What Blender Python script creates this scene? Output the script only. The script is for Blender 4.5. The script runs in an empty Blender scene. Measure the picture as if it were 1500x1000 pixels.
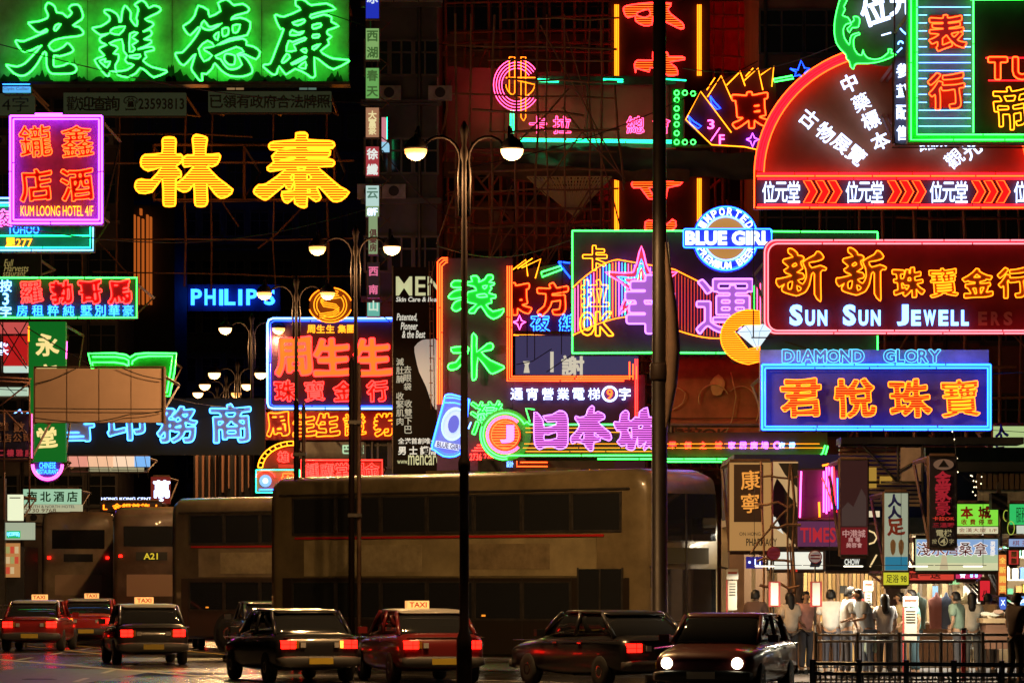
import bpy, math, random
import numpy as np
from mathutils import Vector, Matrix, noise
random.seed(7)
SC = bpy.context.scene
COL = SC.collection
R = math.radians

# ------------------------------------------------------------------ camera, world, exposure
F = 5625.0                       # focal length in photo pixels (135 mm on 36 mm, 1500 px wide)
CAMZ = 2.0
HY = 850.0                       # photo row of the horizon
cam = bpy.data.cameras.new('camera'); cam.lens = 135; cam.sensor_width = 36
cam.shift_y = 350/1500; cam.clip_start = 0.5; cam.clip_end = 3000
co = bpy.data.objects.new('camera', cam); co.location = (0, 0, CAMZ); co.rotation_euler = (R(90), 0, 0)
COL.objects.link(co); SC.camera = co

w = bpy.data.worlds.new('World'); SC.world = w; w.use_nodes = True
nt = w.node_tree; bg = nt.nodes['Background']
sky = nt.nodes.new('ShaderNodeTexSky'); sky.sky_type = 'NISHITA'; sky.sun_disc = False
sky.sun_elevation = R(-4); sky.sun_rotation = R(200)
nt.links.new(sky.outputs[0], bg.inputs[0]); bg.inputs[1].default_value = 0.05
SC.view_settings.view_transform = 'Standard'; SC.view_settings.look = 'None'
SC.view_settings.exposure = 0; SC.view_settings.gamma = 1; SC.view_settings.use_curve_mapping = False
cy = SC.cycles
cy.max_bounces = 5; cy.diffuse_bounces = 2; cy.glossy_bounces = 3; cy.transmission_bounces = 4; cy.transparent_max_bounces = 6
cy.sample_clamp_indirect = 3; cy.sample_clamp_direct = 0; cy.use_denoising = True
cy.caustics_reflective = False; cy.caustics_refractive = False

# ------------------------------------------------------------------ materials
MATS = {}
def mat(name, col, rough=.6, metal=0, spec=.5, em=None, es=1.0, grain=0, gscale=3.0, bump=0, coat=0):
    if name in MATS: return MATS[name]
    m = bpy.data.materials.new(name); m.use_nodes = True
    n = m.node_tree; b = n.nodes['Principled BSDF']
    b.inputs['Base Color'].default_value = (*col, 1); b.inputs['Roughness'].default_value = rough
    b.inputs['Metallic'].default_value = metal; b.inputs['Specular IOR Level'].default_value = spec
    b.inputs['Coat Weight'].default_value = coat
    if em is not None:
        b.inputs['Emission Color'].default_value = (*em, 1); b.inputs['Emission Strength'].default_value = es
    if grain or bump:
        tc = n.nodes.new('ShaderNodeTexCoord'); nz = n.nodes.new('ShaderNodeTexNoise')
        nz.inputs['Scale'].default_value = gscale; nz.inputs['Detail'].default_value = 8; nz.inputs['Roughness'].default_value = .65
        n.links.new(tc.outputs['Object'], nz.inputs['Vector'])
        if grain:
            mr = n.nodes.new('ShaderNodeMapRange')
            mr.inputs[1].default_value = .3; mr.inputs[2].default_value = .7
            mr.inputs[3].default_value = 1-grain; mr.inputs[4].default_value = 1+grain*.6
            n.links.new(nz.outputs['Fac'], mr.inputs[0])
            mx = n.nodes.new('ShaderNodeMix'); mx.data_type = 'RGBA'; mx.blend_type = 'MULTIPLY'
            mx.inputs[0].default_value = 1; mx.inputs[6].default_value = (*col, 1)
            n.links.new(mr.outputs[0], mx.inputs[7]); n.links.new(mx.outputs[2], b.inputs['Base Color'])
            mr2 = n.nodes.new('ShaderNodeMapRange'); mr2.inputs[3].default_value = max(0.05, rough-.15); mr2.inputs[4].default_value = min(1, rough+.15)
            n.links.new(nz.outputs['Fac'], mr2.inputs[0]); n.links.new(mr2.outputs[0], b.inputs['Roughness'])
        if bump:
            bp = n.nodes.new('ShaderNodeBump'); bp.inputs['Strength'].default_value = bump; bp.inputs['Distance'].default_value = .03
            n.links.new(nz.outputs['Fac'], bp.inputs['Height']); n.links.new(bp.outputs[0], b.inputs['Normal'])
    MATS[name] = m; return m
def neon(name, col, k=1.0):
    return mat('neon_'+name, (.05, .05, .05), .4, em=col, es=k)
N = dict(
 green=neon('green', (.26, 10, .60)), red=neon('red', (11, .22, .09)), orange=neon('orange', (9.0, .42, .05)),
 hotred=neon('hotred', (10, .15, .12)), yellow=neon('yellow', (5.0, 1.15, .03)), amber=neon('amber', (4.6, .78, .02)),
 gold=neon('gold', (2.6, .72, .02)),
 blue=neon('blue', (.05, .40, 13)), sky=neon('sky', (.12, 1.1, 11)), ice=neon('ice', (.75, 2.0, 6.5)),
 white=neon('white', (1.7, 2.1, 3.4)), violet=neon('violet', (4.5, .50, 12)), pink=neon('pink', (8, .5, 3.5)),
 lilac=neon('lilac', (1.8, .55, 3.2)), purple=neon('purple', (1.5, .30, 1.5)), crimson=neon('crimson', (6, .02, .06)), mauve=neon('mauve', (4.0, .35, 4.0)), teal=neon('teal', (.06, 6.5, 2.0)), rose=neon('rose', (8, .35, 1.3)),
 deepblue=neon('deepblue', (.01, .03, 3.0)), dimamber=neon('dimamber', (.55, .13, .02)), dimgreen=neon('dimgreen', (.1, .6, .3)))
def glow(name, col, k=1.0): return mat('lit_'+name, tuple(min(.3, c*.25) for c in col), .6, spec=.15, em=col, es=k)
def panel(name, col, rough=.55, grain=.35): return mat('panel_'+name, col, rough, grain=grain, gscale=1.3, spec=.3)
P_black = panel('black', (.03, .03, .035)); P_dark = panel('charcoal', (.07, .065, .08))
P_maroon = panel('maroon', (.20, .03, .03)); P_navy = panel('navy', (.07, .07, .16)); P_green = panel('green', (.03, .22, .07))
M_frame = mat('dark_steel', (.09, .08, .07), .45, .6, grain=.4, gscale=4)
M_rust = mat('rusty_steel', (.16, .09, .06), .7, .2, grain=.5, gscale=3)
M_wire = mat('black_cable', (.02, .02, .02), .6)
M_off = mat('unlit_tube', (.35, .16, .12), .3, spec=.6)
M_glass = mat('dark_glass', (.015, .018, .02), .08, spec=.8)
M_tyre = mat('rubber', (.02, .02, .02), .8)
M_chrome = mat('chrome', (.6, .6, .6), .2, 1)

# ------------------------------------------------------------------ mesh helpers
class MB:
    def __init__(s): s.v = []; s.f = []
    def add(s, vs, fs):
        b = len(s.v); s.v.extend(vs); s.f.extend([tuple(i+b for i in f) for f in fs]); return s
    def box(s, x0, x1, y0, y1, z0, z1):
        return s.add([(x, y, z) for z in (z0, z1) for y in (y0, y1) for x in (x0, x1)],
            [(0,2,3,1), (4,5,7,6), (0,1,5,4), (2,6,7,3), (0,4,6,2), (1,3,7,5)])
    def bar(s, a, b, r, n=5, r2=None):
        return s.tube([a, b], r, False, n, r2)
    def tube(s, pts, r, closed=False, n=5, r2=None, caps=True):
        P = [Vector(p) for p in pts]
        if len(P) < 2: return s
        m = len(P); rings = []
        for i, p in enumerate(P):
            if closed: d = P[(i+1) % m]-P[i-1]
            else: d = P[min(i+1, m-1)]-P[max(i-1, 0)]
            if d.length < 1e-9: d = Vector((1, 0, 0))
            d.normalize()
            up = Vector((0, 1, 0)) if abs(d.y) < .9 else Vector((1, 0, 0))
            u = d.cross(up).normalized(); q = d.cross(u)
            rr = r if r2 is None else r+(r2-r)*i/(m-1)
            rings.append([tuple(p+u*(rr*math.cos(2*math.pi*k/n))+q*(rr*math.sin(2*math.pi*k/n))) for k in range(n)])
        vs = [v for g in rings for v in g]; fs = []
        for i in range(m if closed else m-1):
            j = (i+1) % m
            for k in range(n):
                l = (k+1) % n; fs.append((i*n+k, i*n+l, j*n+l, j*n+k))
        if not closed and caps: fs += [tuple(range(n))[::-1], tuple(range((m-1)*n, m*n))]
        return s.add(vs, fs)
    def lathe(s, prof, c=(0, 0, 0), n=16, axis='z'):
        vs = []; fs = []
        for (r, h) in prof:
            for k in range(n):
                a = 2*math.pi*k/n; x, y = r*math.cos(a), r*math.sin(a)
                p = (x, y, h) if axis == 'z' else ((x, h, y) if axis == 'y' else (h, x, y))
                vs.append((p[0]+c[0], p[1]+c[1], p[2]+c[2]))
        for i in range(len(prof)-1):
            for k in range(n):
                l = (k+1) % n; fs.append((i*n+k, i*n+l, (i+1)*n+l, (i+1)*n+k))
        fs += [tuple(range(n))[::-1], tuple(range((len(prof)-1)*n, len(prof)*n))]
        return s.add(vs, fs)
    def xf(s, M):
        s.v = [tuple(M @ Vector(v)) for v in s.v]; return s
    def mesh(s, name, m, smooth=False, off=(0, 0, 0)):
        me = bpy.data.meshes.new(name)
        v = [(a-off[0], b-off[1], c-off[2]) for a, b, c in s.v]
        me.from_pydata(v, [], s.f); me.materials.append(m)
        if smooth: me.polygons.foreach_set('use_smooth', [True]*len(me.polygons))
        me.update(); return me
def tag(o, label=None, cat=None, group=None, kind=None):
    if label: o['label'] = label
    if cat: o['category'] = cat
    if group: o['group'] = group
    if kind: o['kind'] = kind
    return o
def empty(name, loc, label, cat, group=None, rz=0):
    o = bpy.data.objects.new(name, None); COL.objects.link(o); o.location = loc; o.rotation_euler = (0, 0, rz)
    o.empty_display_size = .1
    return tag(o, label, cat, group)
def obj(name, mb, m, parent=None, smooth=False, loc=None, mesh=None):
    me = mesh or mb.mesh(name, m, smooth); o = bpy.data.objects.new(name, me); COL.objects.link(o)
    if parent is not None: o.parent = parent
    if loc is not None: o.location = loc
    return o
def copy_tree(o, parent=None):
    c = o.copy(); COL.objects.link(c)
    if parent is not None: c.parent = parent
    for ch in list(o.children): copy_tree(ch, c)
    return c
def structure(name, mb, m, smooth=False): return tag(obj(name, mb, m, None, smooth), kind='structure')

# ------------------------------------------------------------------ glyph outlines
def text_mesh(body, offset=0.0, extrude=0.0, shear=0.0, spacing=1.0):
    c = bpy.data.curves.new('t', 'FONT'); c.body = body; c.align_x = 'CENTER'; c.offset = offset
    c.extrude = extrude; c.shear = shear; c.space_character = spacing; c.resolution_u = 3
    o = bpy.data.objects.new('t', c); COL.objects.link(o)
    dg = bpy.context.evaluated_depsgraph_get(); me = bpy.data.meshes.new_from_object(o.evaluated_get(dg), depsgraph=dg)
    vs = [tuple(v.co) for v in me.vertices]; fs = [tuple(p.vertices) for p in me.polygons]
    bpy.data.objects.remove(o); bpy.data.curves.remove(c); bpy.data.meshes.remove(me)
    return vs, fs
SEG = {}
def segs(ch):
    if ch not in SEG:
        vs, fs = text_mesh(ch)
        from collections import Counter
        key = {}; ids = []
        for v in vs:
            k = (round(v[0], 4), round(v[1], 4)); ids.append(key.setdefault(k, len(key)))
        pts = list(key.keys()); cnt = Counter()
        for f in fs:
            for i in range(len(f)):
                a, b = ids[f[i]], ids[f[(i+1) % len(f)]]
                if a != b: cnt[(min(a, b), max(a, b))] += 1
        SEG[ch] = np.array([[pts[a], pts[b]] for (a, b), k in cnt.items() if k == 1], dtype=float)
    return SEG[ch]
def contour(Fg, xs, ys, lv):
    """marching squares -> closed polylines"""
    G = Fg-lv; ins = G < 0; ny, nx = G.shape; nxt = {}
    c = ins[:-1, :-1].astype(int)+2*ins[:-1, 1:]+4*ins[1:, 1:]+8*ins[1:, :-1]
    TB = {1:[(3,0)],2:[(0,1)],3:[(3,1)],4:[(1,2)],5:[(3,2),(1,0)],6:[(0,2)],7:[(3,2)],8:[(2,3)],9:[(2,0)],10:[(0,3),(2,1)],11:[(2,1)],12:[(1,3)],13:[(1,0)],14:[(0,3)]}
    pt = {}
    def ep(j, i, e):
        if e == 0: a, b, k = (j, i), (j, i+1), ('h', j, i)
        elif e == 1: a, b, k = (j, i+1), (j+1, i+1), ('v', j, i+1)
        elif e == 2: a, b, k = (j+1, i), (j+1, i+1), ('h', j+1, i)
        else: a, b, k = (j, i), (j+1, i), ('v', j, i)
        if k not in pt:
            ga, gb = G[a], G[b]; t = ga/(ga-gb) if ga != gb else .5
            pt[k] = (xs[a[1]]+(xs[b[1]]-xs[a[1]])*t, ys[a[0]]+(ys[b[0]]-ys[a[0]])*t)
        return k
    for j, i in zip(*np.nonzero((c > 0) & (c < 15))):
        for (e0, e1) in TB[int(c[j, i])]: nxt[ep(j, i, e0)] = ep(j, i, e1)
    out = []; seen = set()
    for k in list(nxt):
        if k in seen: continue
        loop = []; q = k
        while q not in seen and q in nxt:
            seen.add(q); loop.append(pt[q]); q = nxt[q]
        if len(loop) > 5: out.append(np.array(loop))
    return out
GL = {}
DENSE = '康寧寶羅豪證鍾灣護運鑨鑫歡營業電梯藥觀館藏壁繁應'
def glyph(ch, bold=.03, brush=0.0, n=96):
    """closed contours of a CJK glyph, thickened by `bold` em and given a brush swing; unit em box centred on 0"""
    if ch in DENSE: bold = min(bold*.3, .012)
    k = (ch, bold, brush)
    if k in GL: return GL[k]
    S = segs(ch); cx = (S[:, :, 0].min()+S[:, :, 0].max())/2; cyy = (S[:, :, 1].min()+S[:, :, 1].max())/2
    wd = max(S[:, :, 0].max()-S[:, :, 0].min(), S[:, :, 1].max()-S[:, :, 1].min())
    xs = np.linspace(-.66, .66, n); ys = np.linspace(-.66, .66, n); X, Y = np.meshgrid(xs, ys)
    A = (S[:, 0]-[cx, cyy])/wd; B = (S[:, 1]-[cx, cyy])/wd
    Xw = X; Yw = Y
    if brush:
        Yw = Y-brush*.16*X+brush*.05*np.sin(3.2*X+1)     # strokes climb to the right
        Xw = X+brush*.10*Y*np.abs(Y)+brush*.03*np.sin(5*Y)
    d = np.full(X.shape, 9.0); par = np.zeros(X.shape, int)
    for (ax, ay), (bx, by) in zip(A, B):
        ex, ey = bx-ax, by-ay; L = ex*ex+ey*ey+1e-12
        t = np.clip(((Xw-ax)*ex+(Yw-ay)*ey)/L, 0, 1)
        d = np.minimum(d, (Xw-ax-t*ex)**2+(Yw-ay-t*ey)**2)
        if abs(ey) > 1e-9:
            yt = Yw+1.3e-6
            hit = ((ay > yt) != (by > yt)) & (Xw < (bx-ax)*(yt-ay)/(by-ay)+ax); par += hit
    sd = np.sqrt(d); sd = np.where(par % 2 == 1, -sd, sd)
    thick = bold*(1+brush*.45*np.sin(7*X+2)*np.cos(6*Y))
    g = sd-thick
    g = g.copy(); g[0] = g[-1] = 9; g[:, 0] = g[:, -1] = 9
    cs = contour(g, xs, ys, 0)
    res = []
    for c in cs:
        area = .5*np.sum(c[:, 0]*np.roll(c[:, 1], -1)-c[:, 1]*np.roll(c[:, 0], -1))
        if abs(area) < .0006: continue
        c = (np.roll(c, 1, 0)+2*c+np.roll(c, -1, 0))/4
        keep = [c[0]]
        for p in c[1:]:
            if np.hypot(*(p-keep[-1])) > .017: keep.append(p)
        if len(keep) > 5: res.append(np.array(keep))
    GL[k] = res; return res
def lin_poly(pts, sub=2):
    P = np.array(pts, float); n = len(P); out = []
    for i in range(n):
        p0, p1, p2, p3 = P[i-1], P[i], P[(i+1) % n], P[(i+2) % n]
        for k in range(sub):
            t = k/sub
            m1, m2 = (p2-p0)*.38, (p3-p1)*.38
            out.append((2*t**3-3*t*t+1)*p1+(t**3-2*t*t+t)*m1+(-2*t**3+3*t*t)*p2+(t**3-t*t)*m2)
    return np.array(out)
def traced(polys, ox, oy, k): return [lin_poly([(ox+x*k, oy+y*k) for x, y in p]) for p in polys]
def hatch_segs(polys, step, inset=0.0, vertical=False):
    out = []; Y0 = min(p[:, 1].min() for p in polys); Y1 = max(p[:, 1].max() for p in polys)
    y = Y0+step*.7
    while y < Y1-step*.3:
        xs = []
        for p in polys:
            q = np.roll(p, -1, 0); a = p[:, 1] > y; b = q[:, 1] > y
            for i in np.nonzero(a != b)[0]:
                xs.append(p[i, 0]+(q[i, 0]-p[i, 0])*(y-p[i, 1])/(q[i, 1]-p[i, 1]))
        xs.sort()
        for a, b in zip(xs[::2], xs[1::2]):
            if b-a > 2.2*inset+step*.5: out.append([(a+inset, y), (b-inset, y)])
        y += step
    return out
def fill_mesh(polys, ext):
    c = bpy.data.curves.new('f', 'CURVE'); c.dimensions = '2D'; c.fill_mode = 'BOTH'; c.extrude = ext
    for p in polys:
        s = c.splines.new('POLY'); s.points.add(len(p)-1); s.use_cyclic_u = True
        for i, q in enumerate(p): s.points[i].co = (q[0], -q[1], 0, 1)
    o = bpy.data.objects.new('f', c); COL.objects.link(o)
    dg = bpy.context.evaluated_depsgraph_get(); me = bpy.data.meshes.new_from_object(o.evaluated_get(dg), depsgraph=dg)
    vs = [tuple(v.co) for v in me.vertices]; fs = [tuple(f.vertices) for f in me.polygons]
    bpy.data.objects.remove(o); bpy.data.curves.remove(c); bpy.data.meshes.remove(me)
    return [(x, -y, z) for x, y, z in vs], fs
def arc(cx, cyy, r, a0, a1, n=24, ry=None):
    ry = ry or r
    return [(cx+r*math.cos(R(a0+(a1-a0)*i/n)), cyy-ry*math.sin(R(a0+(a1-a0)*i/n))) for i in range(n+1)]
def rrect(x0, y0, x1, y1, r, n=5):
    p = []
    for (cx, cyy, a) in ((x1-r, y0+r, 90), (x1-r, y1-r, 0), (x0+r, y1-r, -90), (x0+r, y0+r, -180)):
        p += arc(cx, cyy, r, a, a-90, n)
    return p

GR = random.Random(99)
def gaps(l):
    """long straight runs are made of several glass tubes with blacked-out ends between them"""
    out = []; cur = [l[0]]
    for a, b in zip(l, l[1:]):
        L = math.hypot(b[0]-a[0], b[1]-a[1])
        if L > 85:
            n = int(L//GR.uniform(55, 85)) or 1; ts = [(k+GR.uniform(-.15, .15))/n for k in range(1, n)]
            for u in ts:
                g = .9/L; cur.append((a[0]+(b[0]-a[0])*(u-g), a[1]+(b[1]-a[1])*(u-g))); out.append(cur)
                cur = [(a[0]+(b[0]-a[0])*(u+g), a[1]+(b[1]-a[1])*(u+g))]
        cur.append(b)
    return out+[cur]
# ------------------------------------------------------------------ a thing laid out at its own real distance
class T:
    """A thing standing D metres down the street; sizes are read at that distance. d = metres behind (+) or in front (-) of its face."""
    def __init__(t, name, label, cat, D, x, y, group=None):
        t.s = D/F; t.D = D; t.o = t.W(x, y); t.e = empty(name, t.o, label, cat, group)
    def W(t, x, y, d=0.0): return ((x-750)*t.s, t.D+d, CAMZ+(HY-y)*t.s)
    def put(t, name, mb, m, parent=None, smooth=False):
        me = mb.mesh(name, m, smooth, t.o); o = bpy.data.objects.new(name, me); COL.objects.link(o); o.parent = parent or t.e
        return o
    def box(t, name, x0, y0, x1, y1, m, d0=0, d1=.3, parent=None):
        a = t.W(x0, y1, d0); b = t.W(x1, y0, d1)
        return t.put(name, MB().box(a[0], b[0], a[1], b[1], a[2], b[2]), m, parent)
    def tubes(t, name, lines, m, r=1.3, d=-.12, closed=False, parent=None, n=5):
        mb = MB()
        for l in lines:
            for g in ([l] if closed else gaps(l)): mb.tube([t.W(p[0], p[1], d) for p in g], r*t.s, closed, n)
        return t.put(name, mb, m, parent, True)
    def frame(t, x0, y0, x1, y1, m, r=1.3, d=-.12, name='neon_border', corner=0):
        pts = rrect(x0, y0, x1, y1, corner) if corner else [(x0, y0), (x1, y0), (x1, y1), (x0, y1)]
        if not corner:   # four straight tubes with small gaps at the corners
            mb = MB()
            for a, b in ((0, 1), (1, 2), (2, 3), (3, 0)):
                
                for g in gaps([pts[a], pts[b]]): mb.tube([t.W(*p, d) for p in g], r*t.s, False, 5)
            return t.put(name, mb, m, None, True)
        return t.tubes(name, [pts], m, r, d, True)
    def fill(t, name, polys, m, d=-.05, ext=1.0, parent=None):
        vs, fs = fill_mesh([np.array(p) for p in polys], ext)
        mb = MB().add([t.W(x, y, d-z*t.s) for x, y, z in vs], fs)
        return t.put(name, mb, m, parent)
    def shape(t, name, polys, style, m, m2=None, r=1.2, d=-.12, step=4.0, rh=None, mh=None):
        """style: o outline, h outline+hatch, f filled face, of outline on a face"""
        mb = MB()
        if 'o' in style or 'h' in style:
            for p in polys: mb.tube([t.W(x, y, d) for x, y in p], r*t.s, True, 5)
        if 'h' in style:
            hb = mb if mh is None else MB()
            for l in hatch_segs(polys, step, r*.8): hb.tube([t.W(x, y, d) for x, y in l], (rh or r*.8)*t.s, False, 5)
        if style == 'f':
            return t.fill(name, polys, m, d, .8)
        o = t.put(name, mb, m, None, True)
        if mh is not None and 'h' in style: tag(t.put('hatch_tubes', hb, mh, o, True), kind='stuff')
        if m2 is not None: t.fill('letter_face', polys, m2, d+.03, .012/t.s*.5, parent=o)
        return o
    def char(t, ch, cx, cyy, size, style, m, m2=None, bold=.03, brush=0.0, r=1.2, d=-.12, step=4.0, rh=None, sx=1.0, rot=0, name='character', mh=None):
        g = glyph(ch, bold, brush); c, s = math.cos(R(rot)), math.sin(R(rot)); P = []
        for p in g:
            x = p[:, 0]*size*sx; y = -p[:, 1]*size
            P.append(np.stack([cx+x*c-y*s, cyy+x*s+y*c], 1))
        return t.shape(name, P, style, m, m2, r, d, step, rh, mh)
    def row(t, chars, x0, x1, cyy, size, *a, **k):
        n = len(chars)
        for i, ch in enumerate(chars):
            if ch != ' ': t.char(ch, x0+(x1-x0)*(i/(n-1) if n > 1 else 0), cyy, size, *a, **k)
    def colm(t, chars, cx, y0, y1, size, *a, **k):
        n = len(chars)
        for i, ch in enumerate(chars):
            if ch != ' ': t.char(ch, cx, y0+(y1-y0)*(i/(n-1) if n > 1 else 0), size, *a, **k)
    def text(t, s, x0, y0, x1, y1, m, d=-.03, bold=0.0, ext=.4, shear=0.0, name='lettering', rot=0, spacing=1.0, parent=None):
        vs, fs = text_mesh(s, bold, 0, shear, spacing)
        X = [v[0] for v in vs]; Y = [v[1] for v in vs]; a, b, c, e = min(X), max(X), min(Y), max(Y)
        kx = (x1-x0)/(b-a); ky = (y1-y0)/(e-c); cx, cyy = (x0+x1)/2, (y0+y1)/2; cr, sr = math.cos(R(rot)), math.sin(R(rot))
        out = []; n = len(vs)
        for z in (-ext, 0):
            for v in vs:
                px = (v[0]-(a+b)/2)*kx; py = -(v[1]-(c+e)/2)*ky
                out.append(t.W(cx+px*cr-py*sr, cyy+px*sr+py*cr, d+z*t.s))
        fs2 = list(fs)+[tuple(i+n for i in reversed(f)) for f in fs]
        from collections import Counter
        cnt = Counter()
        for f in fs:
            for i in range(len(f)): cnt[(f[i], f[(i+1) % len(f)])] += 1
        for (p, q), k in cnt.items():
            if (q, p) not in cnt: fs2.append((p, q, q+n, p+n))
        return t.put(name, MB().add(out, fs2), m, parent)
    def arctext(t, s, cx, cyy, r, a0, a1, size, m, d=-.1, inward=False, bold=.02, name='lettering'):
        n = len(s)
        for i, ch in enumerate(s):
            if ch == ' ': continue
            a = a0+(a1-a0)*(i+.5)/n; x = cx+r*math.cos(R(a)); y = cyy-r*math.sin(R(a))
            t.text(ch, x-size*.36, y-size*.5, x+size*.36, y+size*.5, m, d, bold, .8, rot=(-a-90 if inward else 90-a), name='letter')
    def back(t, x0, y0, x1, y1, D=.32, reach=4.0, name='bracket', m=None, rear=None):
        """steel frame behind a sign and arms running back to the wall that carries it"""
        if rear:   # unseen tubes added on the back to light the facades behind
            q = (x1-x0)*.12; k = (y1-y0)*.18
            t.tubes('added_reverse_tube', [[(x0, y0), (x1, y0), (x1, y1), (x0, y1)], [(x0+q, y0+k), (x1-q, y0+k), (x1-q, y1-k), (x0+q, y1-k)]], N[rear], 1.4, D+.2, True)
        mb = MB(); r = .05
        for x in (x0, (x0+x1)/2, x1):
            mb.bar(t.W(x, y0-3, D+.06), t.W(x, y1+3, D+.06), r, 4)
            mb.bar(t.W(x, y0, D+.06), t.W(x, y0, D+reach), r, 4); mb.bar(t.W(x, y1, D+.06), t.W(x, y0, D+reach), r*.7, 4)
        for y in (y0-3, y1+3): mb.bar(t.W(x0, y, D+.06), t.W(x1, y, D+.06), r, 4)
        return t.put(name, mb, m or M_rust)

# ================================================================== THE SETTING
def mat_asphalt():
    m = bpy.data.materials.new('asphalt'); m.use_nodes = True; n = m.node_tree; b = n.nodes['Principled BSDF']
    tc = n.nodes.new('ShaderNodeTexCoord'); L = n.links.new
    def nz(sc, det=6):
        q = n.nodes.new('ShaderNodeTexNoise'); q.inputs['Scale'].default_value = sc; q.inputs['Detail'].default_value = det
        L(tc.outputs['Object'], q.inputs['Vector']); return q
    big, fine = nz(.25), nz(30)
    cr = n.nodes.new('ShaderNodeValToRGB'); cr.color_ramp.elements[0].color = (.028, .027, .026, 1); cr.color_ramp.elements[1].color = (.075, .07, .065, 1)
    cr.color_ramp.elements[0].position = .3; cr.color_ramp.elements[1].position = .75
    L(big.outputs['Fac'], cr.inputs[0]); L(cr.outputs[0], b.inputs['Base Color'])
    mr = n.nodes.new('ShaderNodeMapRange'); mr.inputs[1].default_value = .35; mr.inputs[2].default_value = .65
    mr.inputs[3].default_value = .07; mr.inputs[4].default_value = .32
    L(big.outputs['Fac'], mr.inputs[0]); L(mr.outputs[0], b.inputs['Roughness'])
    bp = n.nodes.new('ShaderNodeBump'); bp.inputs['Strength'].default_value = .2; bp.inputs['Distance'].default_value = .02
    L(fine.outputs['Fac'], bp.inputs['Height']); L(bp.outputs[0], b.inputs['Normal'])
    return m
M_asph = mat_asphalt()
M_pave = mat('pavement', (.14, .12, .11), .6, grain=.4, gscale=2, bump=.2)
M_kerb = mat('kerb_stone', (.25, .23, .2), .7, grain=.3)
M_paint = mat('road_paint', (.5, .48, .42), .6, grain=.5, gscale=5)
M_ypaint = mat('yellow_road_paint', (.55, .38, .05), .6, grain=.5, gscale=5)
structure('road', MB().add([(-600, -20, 0), (600, -20, 0), (600, 1500, 0), (-600, 1500, 0)], [(0, 1, 2, 3)]), M_asph)
# right-hand pavement, kerb and its slabs
structure('pavement', MB().box(3.6, 40, 70.5, 140, -.1, .14), M_pave)
kb = structure('kerb', MB().box(3.4, 40, 70.2, 70.5, -.1, .15).box(3.4, 3.6, 70.5, 140, -.1, .15), M_kerb)
structure('far_pavement', MB().box(-60, -15.6, 100, 330, -.1, .14).box(-15.6, -15.3, 100, 330, -.1, .15), M_pave)
for (mx, my) in ((-13.2, 92), (-9.6, 78), (-7.4, 69), (-3.2, 66), (.8, 64)):
    c_ = structure('manhole_cover', MB().lathe([(.36, .001), (.36, .012), (.3, .014), (.3, .009)], (mx, my, 0), 18), mat('cast_iron', (.05, .045, .04), .35, .7))
structure('asphalt_patch', MB().add([(-12, 74, .003), (-8.5, 72, .003), (-7.8, 86, .003), (-11.2, 88, .003)], [(0, 1, 2, 3)]), mat('fresh_asphalt', (.018, .017, .016), .4, grain=.4, gscale=3))
# curved lane lines and dashes
def strip(pts, wd, z):
    mb = MB(); P = [Vector((x, y, 0)) for x, y in pts]; vs = []
    for i, p in enumerate(P):
        d = (P[min(i+1, len(P)-1)]-P[max(i-1, 0)]).normalized(); nn = Vector((-d.y, d.x, 0))*wd/2
        vs += [(p.x+nn.x, p.y+nn.y, z), (p.x-nn.x, p.y-nn.y, z)]
    return mb.add(vs, [(2*i, 2*i+1, 2*i+3, 2*i+2) for i in range(len(P)-1)])
for k, (x0, bend) in enumerate(((-12.5, .0), (-9.2, .012), (-5.8, .02))):
    mb = MB()
    for j in range(26):
        y = 62+j*7
        pts = [(x0-bend*(110-yy)*abs(110-yy)*.04*-1, yy) for yy in (y, y+1, y+2, y+3)]
        q = strip(pts, .13, .004); mb.add(q.v, q.f)
    structure('lane_marking', mb, M_paint)
mb = strip([(-3.5+12*t, 78-24*t*t+2*t) for t in [i/20 for i in range(21)]], .14, .005)
structure('turning_line', mb, M_paint)
mb = strip([(-14+16*t, 100-42*t) for t in [i/20 for i in range(21)]], .3, .006)
structure('stop_line', mb, M_paint)
mb = MB()
for k in range(7):
    q = strip([(-15+k*1.6, 118), (-11+k*1.6, 104)], .18, .007); mb.add(q.v, q.f)
structure('yellow_box_marking', mb, M_ypaint)

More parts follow.
